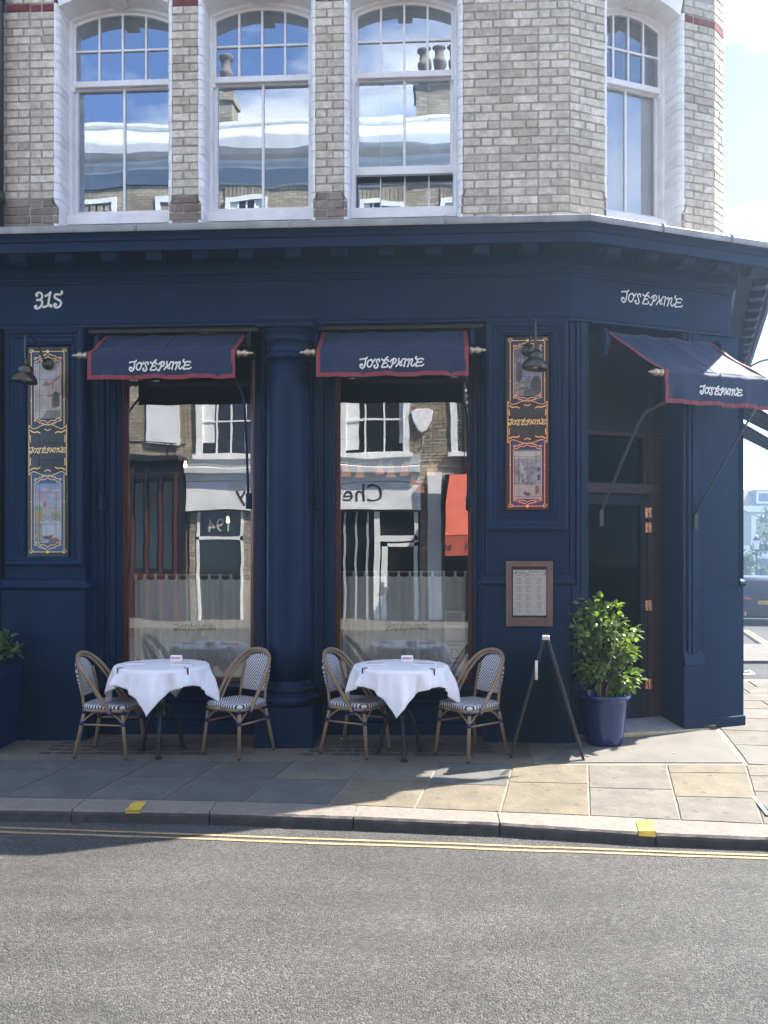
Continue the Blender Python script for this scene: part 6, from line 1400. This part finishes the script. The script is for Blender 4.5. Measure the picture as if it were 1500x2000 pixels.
mb = MB(); xd = op(905,600)[0]; mb.tube([(xd,YO+.07,.2),(xd,YO+.07,op(905,360)[1])], .055, 8); mb.tube([(op(640,600)[0],YO+.06,op(640,880)[1]),(op(640,600)[0],YO+.06,op(640,360)[1])], .05, 8); obj('rainwater_pipe', mb, M_black, wt)
# console bracket
mb = MB(); xa, z1 = op(836,924); xb, z0 = op(862,1085)
mb.loft([[(xa,YO,z1),(xb,YO,z1),(xb,YO+.4,z1),(xa,YO+.4,z1)],[(xa,YO,z1-.5),(xb,YO,z1-.5),(xb,YO+.38,z1-.5),(xa,YO+.38,z1-.5)],[(xa,YO,z1-.95),(xb,YO,z1-.95),(xb,YO+.16,z1-.95),(xa,YO+.16,z1-.95)],[(xa,YO,0),(xb,YO,0),(xb,YO+.12,0),(xa,YO+.12,0)]]); obj('console_bracket', mb, M_stucco, wt)
# chimneys
for px0, px1, py0, py1, pots in ((422,447,168,240,1),(812,905,148,262,3)):
    xa, zt_ = op(px0, py0, -2.5); xb, zb_ = op(px1, py1, -2.5); c_ = stem_part('chimney', wt); mb = MB(); mb.box(xa,xb,YO-3.3,YO-2.5,zb_-2,zt_); mb.box(xa-.07,xb+.07,YO-3.37,YO-2.43,zt_-.25,zt_-.02); obj('stack', mb, M_ost, c_)
    for k in range(pots): mb = MB(); x = xa+(xb-xa)*(k+.5)/pots; mb.lathe([(.0,0),(.17,0),(.15,.5),(.19,.55),(.19,.66),(.13,.68),(.13,.95),(.2,1.0),(.2,1.06),(.0,1.06)], 14, (x,YO-2.9,zt_)); obj('chimney_pot', mb, mat('terracotta_pot', (.17,.135,.11), .85, var=.2), c_)
al = thing('alarm_box', 'white shield shaped alarm box on the brick terrace across the road', 'alarm box', (*[op(825,822)[0], YO], op(825,822)[1]))
mb = MB(); mb.prism([(-.27,.2),(-.14,.27),(.14,.27),(.27,.2),(.23,-.05),(.10,-.24),(.0,-.29),(-.10,-.24),(-.23,-.05)], 0, .12); obj('cover', mb, M_white, al, bevel=.015)
mb = MB(); mb.tube(smooth([(0,.02,-.26),(.02,.02,-.6),(-.15,.02,-1.0),(-.25,.02,-1.3)],4), .007, 6); obj('wire', mb, M_wht, al)
# red awning shop
rs_ = thing('red_awning_shop', 'next shop with a red awning and lettered valance, reflected at the right window edge', 'building')
mb = MB(); xa = op(868,925)[0]; mb.box(xa, 6.2, YO-.02, YO+.1, -.3, op(868,925)[1]); obj('dark_front', mb, M_oglass, rs_)
mb = MB(); za, zb_ = op(868,925,.2)[1], op(868,1045,1.2)[1]; mb.loft([[(xa+.1,YO+.2,za),(6.1,YO+.2,za),(6.1,YO+.25,za),(xa+.1,YO+.25,za)],[(xa,YO+1.2,zb_),(6.2,YO+1.2,zb_),(6.2,YO+1.25,zb_),(xa,YO+1.25,zb_)]]); obj('awning_canopy', mb, M_red, rs_)
mb = MB(); zc_ = op(868,1087,1.2)[1]; mb.box(xa,6.2,YO+1.21,YO+1.24,zc_,zb_-.01); obj('awning_valance', mb, M_red, rs_)
x, z = op(893,1076,1.25); text('sign_letters', '151', .3, M_signk, rs_, Matrix.Translation((x+.35,YO+1.252,z)) @ Matrix.Rotation(rad(180),4,'Z') @ Matrix.Rotation(rad(90),4,'X'), .002)
text('sign_letters', 'se', .3, M_signk, rs_, Matrix.Translation((x-.25,YO+1.252,z)) @ Matrix.Rotation(rad(180),4,'Z') @ Matrix.Rotation(rad(90),4,'X'), .002)
# dark pub with a balcony
pb = thing('dark_balcony_house', 'dark fronted brick house with an iron balcony, reflected in the left window', 'building')
xe = op(364,900)[0]; mb = MB(); mb.box(-9.6, xe, YO-.018, YO+.02, op(300,862)[1], op(300,352)[1]); obj('brick_front', mb, M_ost, pb)
mb = MB(); mb.box(-9.6, xe, YO-.018, YO+.22, -.3, op(300,900)[1]); mb.box(-9.6, xe+.05, YO, YO+.9, op(300,906)[1], op(300,896)[1]); obj('dark_front', mb, M_black, pb)
mb = MB()
for k, px_ in enumerate((262,290,318,346)): ob(mb, px_, px_+6, 915, 1235, .22, .27)
ob(mb,255,360,925,935,.22,.26); ob(mb,255,360,1120,1130,.22,.26); obj('pub_joinery', mb, M_timber, pb)
mb = MB()
for k in range(3): ob(mb, 270+28*k, 286+28*k, 945, 1112, .222, .225)
obj('pub_panes', mb, M_oglass, pb)
mb = MB(); ob(mb,288,352,690,866,.02,.06); obj('white_blind_window', mb, M_stucco, pb)
mb = MB()
z0, z1 = op(300,896,.85)[1], op(300,862,.85)[1]
mb.box(-9.0,xe,YO+.84,YO+.87,z1-.03,z1); mb.box(-9.0,xe,YO+.84,YO+.87,z0,z0+.03)
x = -6.5
while x < xe: 
    mb.tube([(x+.12+.1*math.cos(a*.7), YO+.855, (z0+z1)/2+.17*math.sin(a*.7)) for a in range(10)], .018, 5); mb.tube([(x,YO+.855,z0),(x,YO+.855,z1)], .012, 5); x += .27
obj('iron_balcony', mb, M_iron, pb)
# far pavement
mb = MB(); mb.box(-60, 60, YO-.5, YO+2.4, -.3, -.03); op_ = obj('opposite_pavement', mb, M_york[1]); tag(op_, 'stone pavement along the terrace across the road', 'pavement', kind='structure')

# ------------------------------------------------------------------ down the side street
def far_at(px, py, D):
    d = ray(px, py); f = Vector((-sy_, cy_, 0)); t_ = D/d.dot(f); return CAM + d*t_
def house(px0, px1, pyt, pyb, D, dep, name, label, wallm, build):
    a = far_at(px0, pyb, D); b_ = far_at(px1, pyt, D); t = thing(name, label, 'house', (a.x, a.y, a.z), YAW); wd = (b_-a).to_2d().length; ht = b_.z - a.z
    build(t, wd, ht, dep, wallm); return t
M_slate = mat('slate_roof', (.085,.08,.09), .8, var=.2, vs_=3); M_tiler = mat('worn_tile_roof', (.30,.21,.17), .85, var=.2, vs_=2)
M_fbrick = mat('brown_far_brick', (.17,.12,.095), .9, var=.2, vs_=3); M_fstock = mat('pale_far_brick', (.38,.34,.23), .9, var=.15, vs_=3)
def hwin(t, x, z, w, h, surround=.14, nm='window'):
    o = MB(); o.rects([(x-surround,x+w+surround,z-surround,z+h+surround,.02),(x-surround,x+w+surround,z-surround,z+h+surround,-.08),(x,x+w,z,z+h,-.08),(x,x+w,z,z+h,.1)]); f = obj(nm, o, M_white, t)
    p = MB(); p.box(x,x+w,.06,.08,z,z+h); obj('pane', p, M_oglass, f); p = MB(); p.box(x,x+w,.0,.05,z+h*.48,z+h*.52); p.box(x+w*.48,x+w*.52,.001,.049,z,z+h); obj('sash_bars', p, M_white, f)
def b_white(t, w, h, dep, wm):
    mb = MB(); mb.box(0,w,0,dep,0,h*.80); obj('wall', mb, wm, t)
    mb = MB(); mb.box(0,w,-.06,0,-1,h*.30); mb.box(-.05,w+.05,-.25,.0,h*.30,h*.335); mb.box(-.05,w+.05,-.35,0,h*.74,h*.80); mb.box(-.02,w,-.22,-.02,h*.335,h*.40); obj('stucco', mb, M_stucco, t)
    mb = MB(); mb.loft([[(0,0,h*.80),(w,0,h*.80),(w,dep,h*.80),(0,dep,h*.80)],[(0,1.2,h*.98),(w,1.2,h*.98),(w,dep-1.2,h*.98),(0,dep-1.2,h*.98)]]); obj('mansard_roof', mb, M_tiler, t)
    mb = MB(); mb.box(-.25,.15,.5,dep-.5,0,h*1.01); mb.box(-.2,.12,.8,1.6,h,h*1.06); obj('party_wall', mb, M_fbrick, t)
    dm = MB(); dm.box(w*.16,w*.16+2.0,-.05,2,h*.82,h*.96); obj('dormer', dm, M_slate, t); hwin(t, w*.16+.3, h*.845, 1.4, h*.085, .16)
    hwin(t, w*.14+.2, h*.43, 1.6, h*.24, .35); hwin(t, w*.62, h*.43, 1.6, h*.24, .35)
    mb = MB(); mb.box(w*.16,w*.16+2.0,-.12,-.06,-1,h*.26); d_ = obj('porch_door', mb, M_oglass, t); mb = MB(); mb.box(w*.16-.2,w*.16,-.3,-.05,-1,h*.28); mb.box(w*.16+2.0,w*.16+2.2,-.3,-.05,-1,h*.28); mb.box(w*.16-.25,w*.16+2.25,-.35,-.05,h*.27,h*.30); obj('porch_frame', mb, M_stucco, t)
def b_brown(t, w, h, dep, wm):
    mb = MB(); mb.box(0,w,0,dep,-2,h*.66); obj('wall', mb, wm, t)
    mb = MB(); mb.loft([[(-.1,-.2,h*.66),(w,-.2,h*.66),(w,dep,h*.66),(-.1,dep,h*.66)],[(-.1,3.0,h),(w,3.0,h),(w,3.4,h),(-.1,3.4,h)]]); obj('slate_roof', mb, M_slate, t)
    hwin(t, w*.50, h*.36, 1.2, h*.20, .18); hwin(t, w*.15, h*.36, 1.1, h*.20, .18)
h1 = house(1453,1580,950,1142,70,9,'terrace_house','tall pale house with stucco trim and a dormer at the end of the side street', M_fstock, b_white)
h2 = house(1395,1452,985,1145,71.5,9,'terrace_house','low brown brick house with a slate roof left of the pale house', M_fbrick, b_brown)
def crown_tree(name, label, px, py0, py1, D, wpx, n, trunk=True, seed=1):
    rr = random.Random(seed); b_ = far_at(px, py1, D); tp_ = far_at(px, py0, D); h = tp_.z-b_.z; w = wpx*D/F/2
    t = thing(name, label, 'tree' if trunk else 'bush', (b_.x,b_.y,b_.z-.4)); mb = MB(); mb.tube([(0,0,0),(.05,0,h*.4),(0,.1,h*.75)], [h*.03,h*.022,h*.01], 7); obj('trunk', mb, M_bark, t)
    mb = MB()
    cl = [(Vector((rr.uniform(-1,1)*w, rr.uniform(-1,1)*w, h*(rr.uniform(.25 if trunk else .05,1)))), rr.uniform(.25,.5)*w) for _ in range(26)]
    for c_, r_ in cl:
        for _ in range(n//26):
            p = c_ + Vector((rr.gauss(0,.5), rr.gauss(0,.5), rr.gauss(0,.45)))*r_; s_ = rr.uniform(.06,.13)*max(1, D/45); d = Vector((rr.gauss(0,1),rr.gauss(0,1),rr.gauss(0,1))).normalized(); e = d.orthogonal().normalized(); f = d.cross(e)
            mb.add([p-e*s_, p+f*s_*.5, p+e*s_, p-f*s_*.5], [(0,1,2,3)])
    obj('crown', mb, M_far, t, recalc=False); return t
crown_tree('bush', 'dark green bush in front of the brown brick house', 1441, 1072, 1134, 55, 46, 1700, False, 2)
crown_tree('street_tree', 'leafy street tree at the right edge before the pale house', 1512, 985, 1140, 52, 64, 2200, True, 3)
crown_tree('bush', 'low bush by the porch of the pale house', 1492, 1098, 1142, 60, 30, 900, False, 4)
# street lamp
p = far_at(1477.5, 1145, 50); sl_ = thing('street_lamp', 'black street lamp with a white lantern down the side street', 'street lamp', (p.x,p.y,p.z-.3))
hl = far_at(1477, 1058, 50).z - p.z + .3
mb = MB(); mb.lathe([(.0,0),(.12,0),(.1,.8),(.06,1.0),(.045,hl-.5),(.08,hl-.45),(.0,hl-.44)], 12); obj('post', mb, M_black, sl_)
mb = MB(); mb.lathe([(.10,hl-.44),(.2,hl+.05),(.21,hl+.08)], 10, caps=False); obj('lantern', mb, M_white, sl_); mb = MB(); mb.lathe([(.24,hl+.08),(.1,hl+.25),(.03,hl+.4),(.0,hl+.4)], 10); obj('lantern_cap', mb, M_black, sl_)
# parked car
p = far_at(1499, 1222, 26.5); car = thing('parked_car', 'dark blue parked estate car with a yellow rear number plate in the side street', 'car', (p.x, p.y, p.z), rad(-16)+YAW); car.scale = (1,1,.9)
M_car = mat('dark_blue_car_paint', (.010,.012,.020), .3, metal=.2, coat=.35, rvar=.03, var=.05); M_cglass = mat('dark_car_glass', (.01,.012,.015), .05, rvar=0, coat=.5); M_tail = mat('red_tail_light', (.45,.02,.025), .2, coat=.5); M_rub = mat('tyre_rubber', (.02,.02,.02), .8)
def sect(y, zb, zw, zr, w, wr): return [(-w*.93,y,zb),(-w,y,zb+.12),(-w,y,zw-.12),(-w*.96,y,zw),(-wr,y,zr-.07),(-wr*.86,y,zr),(wr*.86,y,zr),(wr,y,zr-.07),(w*.96,y,zw),(w,y,zw-.12),(w,y,zb+.12),(w*.93,y,zb)]
mb = MB(); mb.loft([sect(.0,.34,.93,1.0,.88,.80), sect(.06,.24,.98,1.12,.95,.80), sect(.30,.22,1.0,1.52,.96,.70), sect(.55,.22,1.0,1.62,.96,.69), sect(1.6,.22,.99,1.66,.96,.71), sect(2.6,.22,.98,1.60,.96,.70), sect(3.3,.22,.98,1.2,.95,.78), sect(3.5,.22,.97,1.04,.95,.80), sect(4.5,.26,.86,.92,.92,.76), sect(4.65,.36,.75,.8,.84,.7)], True, True, 0, True); obj('body', mb, M_car, car)
mb = MB(); mb.add([(-.66,.055,1.06),(.66,.055,1.06),(.60,.265,1.50),(-.60,.265,1.50)], [(0,1,2,3)]); mb.v = [(x,y-.03,z+.0) for x,y,z in mb.v]; obj('rear_window', mb, M_cglass, car, recalc=False)
for s in (-1,1):
    mb = MB(); mb.loft([[(s*.97,.5,1.04),(s*.97,2.7,1.04),(s*.965,2.7,1.05),(s*.965,.5,1.05)],[(s*.74,.62,1.5),(s*.74,2.45,1.5),(s*.735,2.45,1.51),(s*.735,.62,1.51)]]); obj('side_window', mb, M_cglass, car)
    mb = MB(); mb.prism([(s*.46,.86),(s*.96,.92),(s*.965,1.02),(s*.60,.97),(s*.46,.93)], -.03, .25); obj('tail_light', mb, M_tail, car, bevel=.01)
    mb = MB(); mb.prism([(s*.62,.52),(s*.9,.54),(s*.9,.60),(s*.62,.57)], -.02, .2); obj('reflector', mb, M_tail, car)
    mb = MB(); mb.rects([(s*.76-.16,s*.76+.16,.34,.46,.05),(s*.76-.16,s*.76+.16,.34,.46,-.03),(s*.76-.13,s*.76+.13,.37,.43,-.03),(s*.76-.13,s*.76+.13,.37,.43,.04)]); obj('exhaust_trim', mb, mat('chrome_trim', (.7,.7,.7), .15, metal=1), car)
    for y in (.85,3.75):
        w_ = stem_part('wheel', car, Matrix.Translation((s*.84,y,.35)) @ Matrix.Rotation(rad(90),4,'Y')); mb = MB(); mb.lathe([(.2,-.11),(.33,-.11),(.35,-.07),(.35,.07),(.33,.11),(.2,.11)], 24); obj('tyre', mb, M_rub, w_); mb = MB(); mb.lathe([(.0,-.06),(.22,-.09),(.22,.09),(.0,.06)], 20); obj('rim', mb, M_lead, w_)
mb = MB(); mb.box(-.64,.64,-.03,.1,.26,.36); obj('bumper', mb, M_rub, car, bevel=.02)
mb = MB(); mb.box(-.27,.27,-.035,.05,.72,.84); pl2 = obj('number_plate', mb, mat('yellow_plate', (.62,.43,.05), .4), car)
text('plate_letters', 'SN26', .105, M_signk, pl2, Matrix.Translation((-.25,-.038,.74)) @ Matrix.Rotation(rad(90),4,'X'), .001, 'LEFT')
mb = MB()
for s in (-1,1): mb.tube([(s*.62,.7,1.64),(s*.62,2.3,1.70)], .02, 8)
obj('roof_rails', mb, M_lead, car)
# side street pavement strips, yellow lines and white marks
def far_ground(px, py):
    d = ray(px, py); t_ = 8.0
    for _ in range(40):
        q = CAM+d*t_; t_ = (rz(q.x,q.y)+.004-CAMZ)/d.z
    return CAM+d*t_
def fpoly(name, pxs, m_, parent, dz=.0):
    mb = MB(); mb.add([tuple(far_ground(*q)+Vector((0,0,dz))) for q in pxs], [tuple(range(len(pxs)))]); return obj(name, mb, m_, parent, recalc=False)
ap = MB(); 
A = [far_ground(*q) for q in ((1405,1262),(1560,1262),(1580,1296),(1405,1296))]; ap.loft([[(q.x,q.y,q.z-.2) for q in A],[(q.x,q.y,q.z+.05) for q in A]]); far_p = obj('far_pavement', ap, M_york[1]); tag(far_p, 'far pavement across the mouth of the side street', 'pavement', kind='structure')
for pxs in (((1449,1234),(1453,1234),(1530,1285),(1522,1285)),((1457,1234),(1461,1234),(1545,1287),(1537,1287))): fpoly('yellow_line', pxs, M_yel, road_o, .055)
for pxs in (((1452,1312),(1465,1309),(1476,1317),(1450,1318),(1450,1316),(1470,1315.5),(1463,1311)),): fpoly('white_road_mark', pxs, M_wht, road_o, .004)
ow = thing('overhead_cable', 'thin dark cable slung across the side street at roof height', 'cable', tuple(far_at(1425,983,30)))
e0 = far_at(1425,983,30); e1 = far_at(1560,1015,34); mb = MB(); mb.tube([((e1-e0)*k/8 + Vector((0,0,-.25*math.sin(math.pi*k/8)))) for k in range(9)], .018, 6); obj('wire', mb, M_black, ow)
# scraps on the pavement
M_lit = mat('dry_leaf_scrap', (.42,.36,.2), .8)
for k, (px, py) in enumerate(((62,1446),(664,1444),(1268,1436),(1322,1472))):
    q = ground(px, py); t = thing('dry_leaf', ['curled dry leaf by the foot of the left pilaster','pale paper scrap between the column and the right table chair','dry leaf lying at the door threshold','pale scrap on the big slab before the door'][k], 'leaf', (q.x,q.y,q.z+.004), R.uniform(0,6)); me = leaf_mesh(.06,.022,M_lit if k != 1 else M_paper,.05); link('leaf_blade', me, t)
# ------------------------------------------------------------------ haze volume added to imitate the glare veil on the right
hm, hn, ho = newmat('glare_veil_haze'); pv = hn.nodes.new('ShaderNodeVolumePrincipled'); pv.inputs['Color'].default_value = (.60,.80,1,1); pv.inputs['Density'].default_value = .0055; pv.inputs['Anisotropy'].default_value = .8
hn.links.new(pv.outputs[0], ho.inputs['Volume'])
mb = MB(); mb.box(-112,112,-62,132,-9,17.5); hz = obj('haze', mb, hm); tag(hz, kind='stuff')
